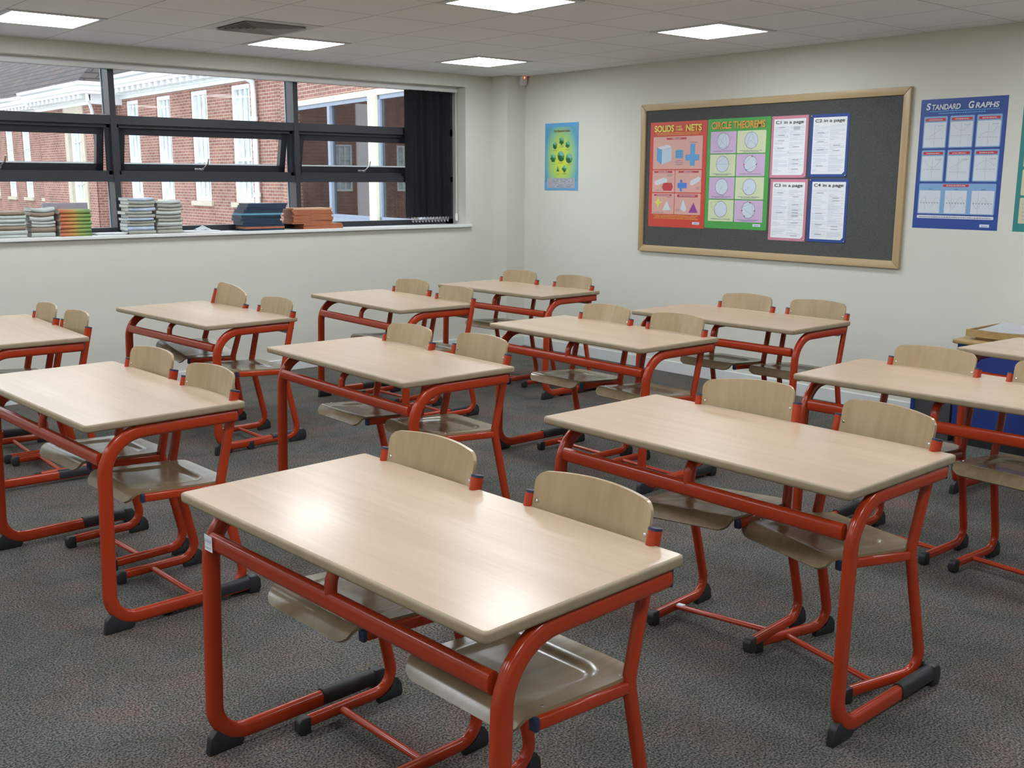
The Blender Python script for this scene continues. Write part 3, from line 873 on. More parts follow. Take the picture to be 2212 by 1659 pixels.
# ---- red poster
def poster_solids():
    w, h = 0.295, 0.835
    r = wallroot('maths_poster', 5.650, 1.199, 0.0145, 'red poster headed SOLIDS AND THEIR NETS pinned at the left of the notice board', 'poster')
    mats = [P_red, P_pink, P_crim, P_sky, P_blu, P_pale, P_yel, P_pur, P_gold, P_line, P_white, P_dred]
    bm = bmesh.new()
    frect(bm, -w, 0, w, h, 0, 0)
    X = lambda u: -w + 2 * w * u      # u, v in 0..1 of the sheet
    Z = lambda v: h * v
    def R(u0, v0, u1, v1, l, m, rr=0.006): frrect(bm, X(u0), Z(v0), X(u1), Z(v1), rr, l, m)
    R(0.06, 0.555, 0.93, 0.862, 1, 1); R(0.06, 0.335, 0.465, 0.545, 1, 1); R(0.475, 0.335, 0.93, 0.545, 1, 1)
    R(0.06, 0.125, 0.465, 0.325, 1, 1); R(0.475, 0.125, 0.93, 0.325, 1, 1)
    frect(bm, X(0.30), Z(0.833), X(0.65), Z(0.850), 2, 11); R(0.09, 0.52, 0.42, 0.537, 2, 11, 0.002); R(0.53, 0.52, 0.88, 0.537, 2, 11, 0.002)
    R(0.10, 0.298, 0.42, 0.315, 2, 11, 0.002); R(0.52, 0.290, 0.88, 0.315, 2, 11, 0.002)
    for (a, b, zz, sd) in ((0.40, 0.55, 0.838, 1), (0.17, 0.34, 0.525, 2), (0.62, 0.78, 0.525, 3), (0.14, 0.38, 0.303, 4), (0.56, 0.84, 0.300, 5)):
        ftext(bm, X(a), Z(zz), X(b), 0.006, 3, 10, sd)
    # cube drawing
    fpoly(bm, [(X(0.13), Z(0.76)), (X(0.13), Z(0.635)), (X(0.22), Z(0.60)), (X(0.22), Z(0.74))], 3, 3)
    fpoly(bm, [(X(0.22), Z(0.60)), (X(0.40), Z(0.63)), (X(0.40), Z(0.76)), (X(0.22), Z(0.74))], 3, 5)
    fpoly(bm, [(X(0.13), Z(0.76)), (X(0.22), Z(0.74)), (X(0.40), Z(0.76)), (X(0.32), Z(0.787))], 3, 10)
    for q in ((0.22, 0.60, 0.22, 0.74), (0.22, 0.74, 0.40, 0.76), (0.13, 0.76, 0.22, 0.74)): fline(bm, X(q[0]), Z(q[1]), X(q[2]), Z(q[3]), 0.0012, 4, 9)
    R(0.465, 0.655, 0.60, 0.735, 3, 3, 0.012)
    for k in range(3):
        for j in range(3): fell(bm, X(0.49 + 0.035 * k), Z(0.675 + 0.021 * j), 0.004, 0.006, 4, 9, 8)
    # cross shaped net
    frect(bm, X(0.725), Z(0.585), X(0.805), Z(0.79), 3, 3); frect(bm, X(0.645), Z(0.635), X(0.88), Z(0.69), 4, 3)
    for k in range(3): ftext(bm, X(0.47), Z(0.63 - 0.018 * k), X(0.60), 0.005, 3, 9, 20 + k)
    ftext(bm, X(0.70), Z(0.80), X(0.84), 0.005, 3, 9, 30)
    # lower four pictures
    fpoly(bm, [(X(0.10), Z(0.44)), (X(0.26), Z(0.475)), (X(0.33), Z(0.465)), (X(0.33), Z(0.43)), (X(0.14), Z(0.40)), (X(0.10), Z(0.41))], 3, 10)
    fpoly(bm, [(X(0.27), Z(0.35)), (X(0.41), Z(0.35)), (X(0.44), Z(0.385)), (X(0.41), Z(0.425)), (X(0.27), Z(0.425)), (X(0.24), Z(0.385))], 3, 2)
    frect(bm, X(0.52), Z(0.375), X(0.68), Z(0.425), 3, 4); frect(bm, X(0.565), Z(0.345), X(0.60), Z(0.455), 4, 4)
    fpoly(bm, [(X(0.74), Z(0.44)), (X(0.88), Z(0.485)), (X(0.92), Z(0.47)), (X(0.90), Z(0.44)), (X(0.78), Z(0.40)), (X(0.74), Z(0.41))], 3, 10)
    fpoly(bm, [(X(0.10), Z(0.235)), (X(0.15), Z(0.25)), (X(0.175), Z(0.29)), (X(0.20), Z(0.25)), (X(0.25), Z(0.235)), (X(0.20), Z(0.22)), (X(0.175), Z(0.175)), (X(0.15), Z(0.22))], 3, 6)
    fpoly(bm, [(X(0.26), Z(0.16)), (X(0.41), Z(0.165)), (X(0.335), Z(0.255))], 3, 10)
    fpoly(bm, [(X(0.58), Z(0.18)), (X(0.66), Z(0.15)), (X(0.69), Z(0.18)), (X(0.63), Z(0.27))], 3, 10)
    fpoly(bm, [(X(0.73), Z(0.145)), (X(0.89), Z(0.145)), (X(0.81), Z(0.24))], 3, 7)
    for j, (a, b, v) in enumerate(((0.33, 0.43, 0.50), (0.33, 0.42, 0.487), (0.84, 0.92, 0.38), (0.84, 0.91, 0.367), (0.34, 0.43, 0.285), (0.50, 0.57, 0.17), (0.50, 0.57, 0.157), (0.08, 0.28, 0.137), (0.12, 0.22, 0.35))):
        ftext(bm, X(a), Z(v), X(b), 0.004, 3, 9, 40 + j)
    for k, v in enumerate((0.892, 0.877, 0.108, 0.094, 0.080)): ftext(bm, X(0.10 + 0.03 * (k % 2)), Z(v), X(0.90 - 0.04 * (k % 2)), 0.007, 2, 8, 60 + k)
    frect(bm, X(0.80), Z(0.035), X(0.92), Z(0.058), 2, 10); ftext(bm, X(0.83), Z(0.042), X(0.90), 0.006, 3, 4, 71)
    o = mk('sheet', bm, mats, r)
    lettering('title', 'SOLIDS', P_yel, r, X(0.255), Z(0.938), 0.205, 0.052, 6, 0.03)
    lettering('title', 'AND\nTHEIR', P_yel, r, X(0.525), Z(0.938), 0.075, 0.040, 6, 0.02)
    lettering('title', 'NETS', P_yel, r, X(0.775), Z(0.938), 0.160, 0.052, 6, 0.03)
poster_solids()

# ---- green poster
def poster_circles():
    w, h = 0.295, 0.830
    r = wallroot('maths_poster', 5.056, 1.207, 0.0150, 'green poster headed CIRCLE THEOREMS with eight circle diagrams on the notice board', 'poster')
    mats = [P_gre, P_lil, P_cream, P_disc, P_line, P_white, P_crim, P_blu]
    bm = bmesh.new()
    frrect(bm, -w, 0, w, h, 0.008, 0, 0)
    X = lambda u: -w + 2 * w * u
    Z = lambda v: h * v
    for j in range(4):
        for i in range(2):
            u0, u1 = (0.06, 0.475) if i == 0 else (0.49, 0.935)
            v1 = 0.885 - j * 0.207; v0 = v1 - 0.197
            frrect(bm, X(u0), Z(v0), X(u1), Z(v1), 0.006, 1, 1 if (i + j) % 2 == 0 else 2)
            cx, cz = X((u0 + u1) / 2), Z((v0 + v1) / 2 + 0.012); R_ = 0.062
            fell(bm, cx, cz, R_, R_, 2, 3); fring(bm, cx, cz, R_, R_, 0.0028, 3, 4)
            def pt(a): a = math.radians(a); return cx + R_ * math.cos(a), cz + R_ * math.sin(a)
            def ch(a, b, m=4):
                p, q = pt(a), pt(b); fline(bm, p[0], p[1], q[0], q[1], 0.0013, 4, m)
            k = j * 2 + i
            if k == 0:
                for a, b in ((75, 230), (75, 310), (150, 310), (150, 230), (230, 310)): ch(a, b)
            elif k == 1:
                ch(92, 222); ch(92, 318); p, q = pt(222), pt(318); fline(bm, p[0], p[1], cx, cz, 0.0013, 4, 4); fline(bm, q[0], q[1], cx, cz, 0.0013, 4, 4)
            elif k == 2: ch(180, 0); ch(180, 62); ch(0, 62)
            elif k == 3: ch(75, 185); ch(185, 235); ch(235, 355); ch(355, 75)
            elif k == 4: p = pt(250); fline(bm, cx, cz, p[0], p[1], 0.0013, 4, 4); fline(bm, p[0] - 0.05, p[1] + 0.012, p[0] + 0.05, p[1] - 0.012, 0.0013, 4, 4)
            elif k == 5: p = pt(215); fline(bm, cx, cz, p[0], p[1], 0.0013, 4, 4); fline(bm, p[0] - 0.03, p[1] + 0.03, p[0] + 0.03, p[1] - 0.03, 0.0013, 4, 6)
            elif k == 6: fline(bm, X(u0) + 0.02, Z(v1) - 0.02, pt(215)[0], pt(215)[1], 0.0013, 4, 4); fline(bm, X(u0) + 0.02, Z(v1) - 0.02, pt(95)[0], pt(95)[1], 0.0013, 4, 4)
            else: ch(160, 55); ch(160, 315); ch(55, 315)
            if k in (3, 7):
                for a in (75, 185, 235, 355): fell(bm, pt(a)[0] * 0.92 + cx * 0.08, pt(a)[1] * 0.92 + cz * 0.08, 0.006, 0.006, 5, 6 if a < 200 else 4, 8)
            ftext(bm, X(u0) + 0.03, Z(v0) + 0.015, X(u1) - 0.03, 0.0045, 3, 4, 100 + k)
            if k % 3: ftext(bm, X(u0) + 0.06, Z(v0) + 0.007, X(u1) - 0.06, 0.0045, 3, 4, 120 + k)
    frect(bm, X(0.79), Z(0.030), X(0.91), Z(0.054), 2, 5); ftext(bm, X(0.82), Z(0.037), X(0.89), 0.006, 3, 7, 131)
    o = mk('sheet', bm, mats, r)
    lettering('title', 'CIRCLE THEOREMS', P_orng, r, X(0.495), Z(0.940), 0.500, 0.056, 6, 0.035)
poster_circles()

# ---- four mounted summary sheets
def worksheet(n, yc, z0, w, h, card, colour, where):
    r = wallroot('summary_sheet', yc, z0, 0.0150, 'white sheet headed C%d in a page on %s card, %s of the four' % (n, colour, where), 'sheet', 'four mounted summary sheets on the notice board')
    bm = bmesh.new(); box(bm, -w / 2, w / 2, -0.0016, 0.0, 0, h)
    mk('backing_card', bm, card, r)
    m = 0.022
    bm = bmesh.new()
    x0, x1, za, zb = -w / 2 + m, w / 2 - m * 0.9, m * 0.9, h - m
    fpoly(bm, [(x0, za), (x1 - 0.018, za), (x1, za + 0.018), (x1, zb), (x0, zb)], 3, 0)
    rnd = random.Random(n * 7)
    z = zb - 0.058; k = 0
    while z > za + 0.012:
        for c0, c1 in ((x0 + 0.008, -0.004), (0.004, x1 - 0.008)):
            if rnd.random() < 0.88:
                e = c1 - rnd.choice((0, 0, 0.02, 0.05, 0.08))
                frect(bm, c0, z, e, z + rnd.uniform(0.0012, 0.0026), 4, 1)
            if rnd.random() < 0.16: frect(bm, (c0 + c1) / 2 - 0.03, z - 0.004, (c0 + c1) / 2 + 0.025, z + 0.001, 4, 2)
        z -= rnd.uniform(0.0075, 0.0105); k += 1
    if n == 1: fpoly(bm, [(-0.004, h * 0.40), (0.003, h * 0.40), (0.0, h * 0.44)], 5, 2)
    mk('sheet', bm, [M_paper, P_silver, P_ggrey], r)
    lettering('heading', 'C%d in a page' % n, P_black, r, 0.0, zb - 0.026, w * 0.76, 0.029, 7, 0.012)
    for sx, zz in ((-1, h - 0.010), (1, 0.010)): pin(r, sx * (w / 2 - 0.008), zz, -0.003)
    return r
worksheet(1, 4.598, 1.594, 0.312, 0.440, P_cardp, 'pink', 'upper left')
worksheet(2, 4.266, 1.600, 0.310, 0.432, P_cardb, 'blue', 'upper right')
worksheet(3, 4.580, 1.140, 0.320, 0.445, P_cardp, 'pink', 'lower left')
worksheet(4, 4.246, 1.144, 0.312, 0.444, P_cardb, 'blue', 'lower right')

# ---- blue graphs poster
def poster_graphs():
    w, h = 0.283, 0.820
    r = wallroot('maths_poster', 3.322, 1.270, 0.0, 'blue poster headed STANDARD GRAPHS on the wall right of the notice board', 'poster')
    mats = [P_navy, P_gridb, P_white, P_crim, P_ggrey, P_sky, P_line]
    bm = bmesh.new()
    frect(bm, -w, 0, w, h, 0, 0)
    X = lambda u: -w + 2 * w * u
    Z = lambda v: h * v
    cols = ((0.05, 0.33), (0.36, 0.64), (0.67, 0.95))
    for j in range(2):
        for i, (u0, u1) in enumerate(cols):
            v1 = 0.868 - j * 0.258; v0 = v1 - 0.243
            frrect(bm, X(u0), Z(v0), X(u1), Z(v1), 0.008, 1, 1)
            frrect(bm, X(u0 + 0.012), Z(v0 + 0.008), X(u1 - 0.012), Z(v1 - 0.046), 0.004, 2, 2)
            frrect(bm, X(u0 + 0.02), Z(v1 - 0.036), X(u1 - 0.02), Z(v1 - 0.014), 0.003, 2, 3)
            ftext(bm, X(u0 + 0.06), Z(v1 - 0.029), X(u1 - 0.06), 0.006, 3, 2, 200 + i + 3 * j)
            cx, cz = X((u0 + u1) / 2), Z(v0 + 0.075 + 0.02 * ((i + j) % 2))
            fline(bm, X(u0 + 0.03), cz, X(u1 - 0.03), cz, 0.0016, 3, 4); fline(bm, cx, Z(v0 + 0.02), cx, Z(v1 - 0.06), 0.0016, 3, 4)
            for k in range(6): frect(bm, X(u0 + 0.045) + k * 0.021, cz - 0.006, X(u0 + 0.045) + k * 0.021 + 0.004, cz - 0.002, 3, 4)
            prev = None
            for k in range(13):
                t = -1 + k / 6.0
                f_ = (t, t * t * 1.1, t ** 3, 1.3 * t * t - 0.5, 2 ** (t * 1.6) - 0.4, 0.6 - t * t)[i + 3 * j]
                q = (cx + t * 0.055, cz + 0.03 + max(-0.6, min(1.2, f_)) * 0.035)
                if prev: fline(bm, prev[0], prev[1], q[0], q[1], 0.0016, 4, 4)
                prev = q
            ftext(bm, cx + 0.02, Z(v1 - 0.075), X(u1 - 0.03), 0.005, 4, 4, 220 + i + j * 3)
    frrect(bm, X(0.05), Z(0.115), X(0.95), Z(0.352), 0.008, 1, 1)
    frrect(bm, X(0.34), Z(0.326), X(0.64), Z(0.346), 0.003, 2, 3); ftext(bm, X(0.38), Z(0.332), X(0.60), 0.006, 3, 2, 240)
    for i, (u0, u1) in enumerate(cols):
        frrect(bm, X(u0 + 0.012), Z(0.122), X(u1 - 0.014), Z(0.298), 0.004, 2, 2)
        cx, cz = X(u0 + 0.09), Z(0.205)
        fline(bm, X(u0 + 0.03), cz, X(u1 - 0.03), cz, 0.0016, 3, 4); fline(bm, cx, Z(0.135), cx, Z(0.285), 0.0016, 3, 4)
        for k in range(7): frect(bm, X(u0 + 0.035) + k * 0.019, cz - 0.007, X(u0 + 0.035) + k * 0.019 + 0.006, cz - 0.002, 4, 6)
        prev = None
        for k in range(19):
            t = k / 18.0
            q = (X(u0 + 0.03) + t * 0.13, cz + 0.035 * math.sin(t * 9 + i * 1.5))
            if prev: fline(bm, prev[0], prev[1], q[0], q[1], 0.0014, 4, 4)
            prev = q
        ftext(bm, X((u0 + u1) / 2) - 0.012, Z(0.305), X((u0 + u1) / 2) + 0.012, 0.006, 3, 6, 250 + i)
    frrect(bm, X(0.05), Z(0.080), X(0.95), Z(0.104), 0.006, 2, 2); ftext(bm, X(0.08), Z(0.087), X(0.92), 0.006, 3, 6, 260)
    ftext(bm, X(0.11), Z(0.903), X(0.91), 0.007, 2, 5, 261); ftext(bm, X(0.22), Z(0.886), X(0.76), 0.007, 2, 5, 262)
    frrect(bm, X(0.80), Z(0.022), X(0.91), Z(0.044), 0.002, 2, 2); ftext(bm, X(0.82), Z(0.028), X(0.89), 0.006, 3, 5, 263)
    o = mk('sheet', bm, mats, r)
    for body, cx, ww, hh in (('S', 0.095, 0.030, 0.044), ('TANDARD', 0.305, 0.190, 0.034), ('G', 0.595, 0.036, 0.044), ('RAPHS', 0.775, 0.150, 0.034)):
        lettering('title', body, P_white, r, X(cx), Z(0.944) - (0.044 - hh) / 2, ww, hh, 6, 0.03, 0.15)
poster_graphs()

def poster_teal():
    w, h = 0.29, 0.82
    r = wallroot('maths_poster', 2.655, 1.270, 0.0, 'teal-edged poster cut off by the right picture edge', 'poster')
    bm = bmesh.new(); frect(bm, -w, 0, w, h, 0, 0)
    for j in range(4):
        for i in range(2):
            u0 = -w + 0.03 + i * 0.27
            frrect(bm, u0, 0.05 + j * 0.17, u0 + 0.255, 0.05 + j * 0.17 + 0.155, 0.008, 1, 1)
            for k in range(5): ftext(bm, u0 + 0.02, 0.07 + j * 0.17 + k * 0.024, u0 + 0.22, 0.006, 2, 2, 300 + k + 5 * i + 11 * j)
    mk('sheet', bm, [P_teal, P_beige, P_ggrey], r)
poster_teal()

# ---- the small green and blue poster
def solids_bg():
    m, nt, b = new_mat('print_blue_to_lime')
    tc = nt.nodes.new('ShaderNodeTexCoord'); mp = nt.nodes.new('ShaderNodeMapping')
    mp.inputs['Location'].default_value = (0, 0, -0.54); mp.inputs['Scale'].default_value = (2.0, 1.0, 1.25)
    mp.inputs['Location'].default_value = (0, 0, -0.34)
    L(nt, tc.outputs['Object'], mp.inputs['Vector'])
    ln = N(nt, 'ShaderNodeVectorMath', _operation='LENGTH'); L(nt, mp.outputs[0], ln.inputs[0])
    L(nt, ramp(nt, ln.outputs['Value'], [(0.08, (0.60, 0.68, 0.06)), (0.26, (0.34, 0.56, 0.16)), (0.44, (0.09, 0.32, 0.46))]), b.inputs['Base Color'])
    b.inputs['Roughness'].default_value = 0.25
    return m
def poster_platonic():
    w, h = 0.220, 0.592
    r = wallroot('maths_poster', 7.030, 1.484, 0.0, 'small shiny green and blue poster headed The Platonic Solids near the corner', 'poster')
    mats = [solids_bg(), P_sky, P_gdark, P_gmid, P_glt, P_brown, P_ggrey, P_white, P_teal]
    bm = bmesh.new()
    # slightly wavy laminated sheet
    NX, NZ = 16, 16
    def wav(x, z): return -0.002 - 0.0035 * max(0.0, math.sin((x + w) * 22)) * (1 if x < -0.05 else 0.15) - 0.012 * max(0, 0.12 - z) * (0.4 + abs(x) / w)
    def surf(x0, x1, z0, z1, off, mi):
        g = [[bm.verts.new((x0 + (x1 - x0) * i / NX, wav(x0 + (x1 - x0) * i / NX, z0 + (z1 - z0) * j / NZ) - off, z0 + (z1 - z0) * j / NZ)) for i in range(NX + 1)] for j in range(NZ + 1)]
        for j in range(NZ):
            for i in range(NX):
                f = bm.faces.new((g[j][i], g[j][i + 1], g[j + 1][i + 1], g[j + 1][i])); f.material_index = mi
    surf(-w, w, 0, h, 0, 1)
    surf(-w + 0.012, w - 0.012, 0.075, h - 0.035, 0.0010, 0)
    surf(-w + 0.040, w - 0.035, 0.018, 0.108, 0.0018, 6)
    rnd = random.Random(5)
    for k in range(5):
        for j in range(14):
            x = -w + 0.05 + j * 0.0245
            fline(bm, x, 0.03 + k * 0.015, x + rnd.uniform(0.006, 0.018), 0.03 + k * 0.015, 0.004, 8, 8 if rnd.random() < 0.6 else 7)
    def gem(cx, cz, rx, rz, n, spiky=False):
        pts = []
        for k in range(n * (2 if spiky else 1)):
            a = PI / 2 + 2 * PI * k / (n * (2 if spiky else 1)); q = 1.0 if (not spiky or k % 2 == 0) else 0.68
            pts.append((cx + rx * q * math.cos(a), cz + rz * q * math.sin(a)))
        m_ = len(pts)
        for k in range(m_):
            a, b = pts[k], pts[(k + 1) % m_]; mxx = (a[0] + b[0]) / 2 - cx; mz = (a[1] + b[1]) / 2 - cz
            t = mxx / rx * 0.5 + mz / rz
            mi = 4 if t > 0.45 else (3 if t > -0.15 else 2)
            fpoly(bm, [(cx + rx * 0.05, cz + rz * 0.08), a, b], 9, mi)
        ftext(bm, cx - rx * 0.8, cz - rz - 0.012, cx + rx * 0.8, 0.004, 8, 5, int(cx * 1e4) % 97)
    gem(0.005, 0.435, 0.034, 0.042, 6, True); gem(-0.082, 0.395, 0.028, 0.035, 6); gem(0.085, 0.400, 0.032, 0.034, 6, True)
    gem(0.0, 0.300, 0.045, 0.048, 9); gem(-0.105, 0.285, 0.040, 0.044, 7, True); gem(0.105, 0.280, 0.042, 0.044, 8)
    gem(-0.038, 0.185, 0.022, 0.034, 3); gem(0.045, 0.190, 0.032, 0.036, 4, True)
    mk('sheet', bm, mats, r)
    lettering('title', 'The Platonic Solids', P_brown, r, 0.005, 0.522, 0.215, 0.022, 9, 0.02)
poster_platonic()

# ------------------------------------------------------------------ blue storage unit at the right edge
def storage():
    r = empty('storage_unit', (6.27, 2.40, 0))
    setp(r, 'royal blue storage unit with an ochre wooden top against the wall at the far right', 'storage unit')
    x0, x1, y0, y1 = -0.215, 0.245, -0.60, 0.585
    bm = bmesh.new(); box(bm, x0 + 0.02, x1, y0 + 0.01, y1 - 0.01, 0.0, 0.06); mk('plinth', bm, M_black, r)
    bm = bmesh.new()
    box(bm, x0, x1, y1 - 0.018, y1, 0.06, 0.615); box(bm, x0, x1, y0, y0 + 0.018, 0.06, 0.615)
    box(bm, x0, x1, y0 + 0.018, y1 - 0.018, 0.06, 0.08); box(bm, x1 - 0.01, x1, y0 + 0.018, y1 - 0.018, 0.08, 0.615)
    mk('carcass', bm, M_blue, r)
    for a, b in ((y0 + 0.02, (y0 + y1) / 2 - 0.002), ((y0 + y1) / 2 + 0.002, y1 - 0.02)):
        bm = bmesh.new(); box(bm, x0 - 0.004, x0 + 0.014, a, b, 0.083, 0.613, bev=0.002); d = mk('door', bm, M_blue, r)
        bm = bmesh.new(); ym = b - 0.04 if a < -0.3 else a + 0.04
        tube(bm, (x0 - 0.024, ym, 0.36), (x0 - 0.024, ym, 0.46), 0.005, 8); tube(bm, (x0 - 0.024, ym, 0.37), (x0, ym, 0.37), 0.004, 8); tube(bm, (x0 - 0.024, ym, 0.45), (x0, ym, 0.45), 0.004, 8)
        mk('handle', bm, M_steel, d, smooth=50)
    bm = bmesh.new(); box(bm, x0 - 0.022, x1, y0 - 0.02, y1 + 0.028, 0.615, 0.643, bev=0.009); mk('worktop', bm, M_oak, r, smooth=35)
    return r
storage()
lb = empty('low_cupboard', (6.30, 3.135, 0))
setp(lb, 'low dark grey cupboard with a blue edge, left of the blue storage unit', 'cupboard')
bm = bmesh.new(); box(bm, -0.22, 0.22, -0.125, 0.13, 0.0, 0.43, bev=0.003); mk('body', bm, M_dgrey, lb)
bm = bmesh.new(); box(bm, -0.228, -0.219, 0.108, 0.132, 0.0, 0.43); mk('edge_strip', bm, M_blue, lb)
tb = empty('wooden_box', (6.30, 2.46, 0.643))
setp(tb, 'shallow ochre wooden box lying on the blue storage unit under the tray', 'box')
bm = bmesh.new(); box(bm, -0.19, 0.17, -0.44, 0.45, 0.0, 0.018, bev=0.003); mk('box_body', bm, M_oak, tb)
ty = empty('wooden_tray', (6.30, 2.44, 0.661))
setp(ty, 'ochre wooden tray holding papers, on top of the blue storage unit', 'tray')
bm = bmesh.new()
ax0, ax1, ay0, ay1 = -0.22, 0.21, -0.50, 0.515
box(bm, ax0, ax1, ay0, ay1, 0.0, 0.008); box(bm, ax0, ax0 + 0.012, ay0, ay1, 0.008, 0.042); box(bm, ax1 - 0.012, ax1, ay0, ay1, 0.008, 0.042)
box(bm, ax0 + 0.012, ax1 - 0.012, ay0, ay0 + 0.012, 0.008, 0.042); box(bm, ax0 + 0.012, ax1 - 0.012, ay1 - 0.012, ay1, 0.008, 0.042)
mk('tray_body', bm, M_oak, ty)
bm = bmesh.new()
g = []
for j in range(9):
    g.append([bm.verts.new((6.30 - 0.19 + 0.34 * i / 8, 2.16 + 0.74 * j / 8, 0.708 + 0.008 * math.sin(j * 0.7) + 0.018 * (i / 8) ** 2 * (j / 8) ** 2)) for i in range(9)])
for j in range(8):
    for i in range(8): bm.faces.new((g[j][i], g[j][i + 1], g[j + 1][i + 1], g[j + 1][i]))
bmesh.ops.solidify(bm, geom=bm.faces[:], thickness=-0.012)
o = mk('paper_pile', bm, M_paper, smooth=40)
setp(o, 'loose white papers lying in the wooden tray at the far right', 'paper')
bm = bmesh.new(); box(bm, -0.15, 0.15, -0.11, 0.11, 0, 0.006)
o = mk('red_folder', bm, P_crim, loc=(6.24, 2.27, 0.722), rz=0.35)
setp(o, 'red folder lying on the papers in the wooden tray', 'folder')

# ------------------------------------------------------------------ books and papers on the sill
SZ = 1.1665
def gradient_cover():
    m, nt, b = new_mat('orange_to_green_cover')
    tc = nt.nodes.new('ShaderNodeTexCoord'); sx = nt.nodes.new('ShaderNodeSeparateXYZ'); L(nt, tc.outputs['Object'], sx.inputs[0])
    mr = N(nt, 'ShaderNodeMapRange'); mr.inputs['From Min'].default_value = -0.125; mr.inputs['From Max'].default_value = 0.115
    L(nt, sx.outputs[0], mr.inputs['Value'])
    L(nt, ramp(nt, mr.outputs[0], [(0.15, (0.46, 0.13, 0.07)), (0.5, (0.44, 0.27, 0.07)), (0.65, (0.24, 0.31, 0.09)), (1.0, (0.12, 0.27, 0.08))]), b.inputs['Base Color'])
    b.inputs['Roughness'].default_value = 0.35
    return m
B_grey = plain('book_pale_grey', (0.42, 0.46, 0.44), 0.55, var=0.06, scale=25)
B_grn = plain('book_grey_green', (0.30, 0.31, 0.27), 0.6, var=0.10, scale=25)
B_lil = plain('book_mauve_grey', (0.27, 0.25, 0.30), 0.6, var=0.08, scale=25)
B_brn = plain('book_brown', (0.24, 0.18, 0.13), 0.6, var=0.10, scale=25)
B_sil = plain('book_silver_blue', (0.36, 0.44, 0.56), 0.3, var=0.15, scale=30)
B_grad = gradient_cover()
B_page = plain('book_pages', (0.60, 0.60, 0.55), 0.8, var=0.05, scale=60)
F_navy = plain('folder_navy', (0.014, 0.034, 0.072), 0.45, var=0.15, scale=12)
F_pblu = plain('folder_pale_blue', (0.10, 0.30, 0.42), 0.45, var=0.1)
F_orng = plain('folder_orange', (0.38, 0.125, 0.055), 0.55, var=0.12, scale=12)
F_olt = plain('folder_buff', (0.62, 0.36, 0.22), 0.6, var=0.05, scale=12)

def sag_sheet(bm, w, d, z0, z1, wav, mi=0, nx=10):
    """a slab whose top and bottom follow the same sagging curve"""
    T, B_ = [], []
    for i in range(nx + 1):
        x = -w / 2 + w * i / nx
        T.append([bm.verts.new((x, y, z1 + wav(x, y))) for y in (-d / 2, 0, d / 2)]); B_.append([bm.verts.new((x, y, z0 + wav(x, y))) for y in (-d / 2, 0, d / 2)])
    fs = []
    for i in range(nx):
        for j in range(2):
            fs.append(bm.faces.new((T[i][j], T[i + 1][j], T[i + 1][j + 1], T[i][j + 1]))); fs.append(bm.faces.new((B_[i][j], B_[i][j + 1], B_[i + 1][j + 1], B_[i + 1][j])))
        fs.append(bm.faces.new((T[i][0], B_[i][0], B_[i + 1][0], T[i + 1][0]))); fs.append(bm.faces.new((T[i][2], T[i + 1][2], B_[i + 1][2], B_[i][2])))
    for j in range(2):
        fs.append(bm.faces.new((T[0][j], T[0][j + 1], B_[0][j + 1], B_[0][j]))); fs.append(bm.faces.new((T[nx][j], B_[nx][j], B_[nx][j + 1], T[nx][j + 1])))
    for f in fs: f.material_index = mi

ORD = ['bottom', 'second from the bottom', 'third from the bottom', 'fourth from the bottom', 'fifth from the bottom', 'sixth from the bottom', 'seventh from the bottom',
       'eighth from the bottom', 'ninth from the bottom', 'tenth from the bottom', 'eleventh from the bottom', 'twelfth from the bottom', 'thirteenth from the bottom', 'fourteenth from the bottom']
def ordname(i, n):
    if i == n - 1: return 'topmost'
    if i == n - 2: return 'second from the top'
    return ORD[i]

def book_stack(cx, cy, w, d, total, n, covers, where, group, seed, jit=0.006, sag=0.0, noun='exercise book', name='exercise_book', cat='book', rot=0.0, drift=0.0, uneven=0.25):
    rnd = random.Random(seed)
    th = [1 + rnd.uniform(-uneven, uneven) for _ in range(n)]; k_ = total / sum(th); th = [t * k_ for t in th]
    z = SZ
    for i in range(n):
        amp = sag * (i / max(1, n - 1)) ** 0.8
        wav = lambda x, y, a=amp: a * ((2 * x / w) ** 2) - 0
        t = th[i] - 0.0005
        mat, cname = covers[i % len(covers)] if not callable(covers) else covers(i)
        bm = bmesh.new()
        cvt = min(0.0016, t * 0.2)
        # cover: two boards and a rounded spine on the room side
        sag_sheet(bm, w, d, 0.0, cvt, wav); sag_sheet(bm, w, d, t - cvt, t, wav)
        nx = 10; rows = []
        for a in range(7):
            an = -PI / 2 + PI * a / 6
            rows.append([bm.verts.new((-w / 2 + w * q / nx, -d / 2 - math.cos(an) * t * 0.35, t / 2 + math.sin(an) * t / 2 + wav(-w / 2 + w * q / nx, 0))) for q in range(nx + 1)])
        for a in range(6):
            for q in range(nx): bm.faces.new((rows[a][q], rows[a][q + 1], rows[a + 1][q + 1], rows[a + 1][q]))
        o = mk(name, bm, mat, smooth=45)
        bm = bmesh.new(); sag_sheet(bm, w - 0.006, d - 0.003, cvt, t - cvt, wav)
        mk('pages', bm, B_page, o)
        o.location = (cx + rnd.uniform(-jit, jit) + drift * i, cy + rnd.uniform(-jit, jit) * 0.5, z); o.rotation_euler = (0, 0, rot + rnd.uniform(-0.05, 0.05))
        setp(o, '%s %s, %s of the %s' % (cname, noun, ordname(i, n), where), cat, group)
        z += th[i]

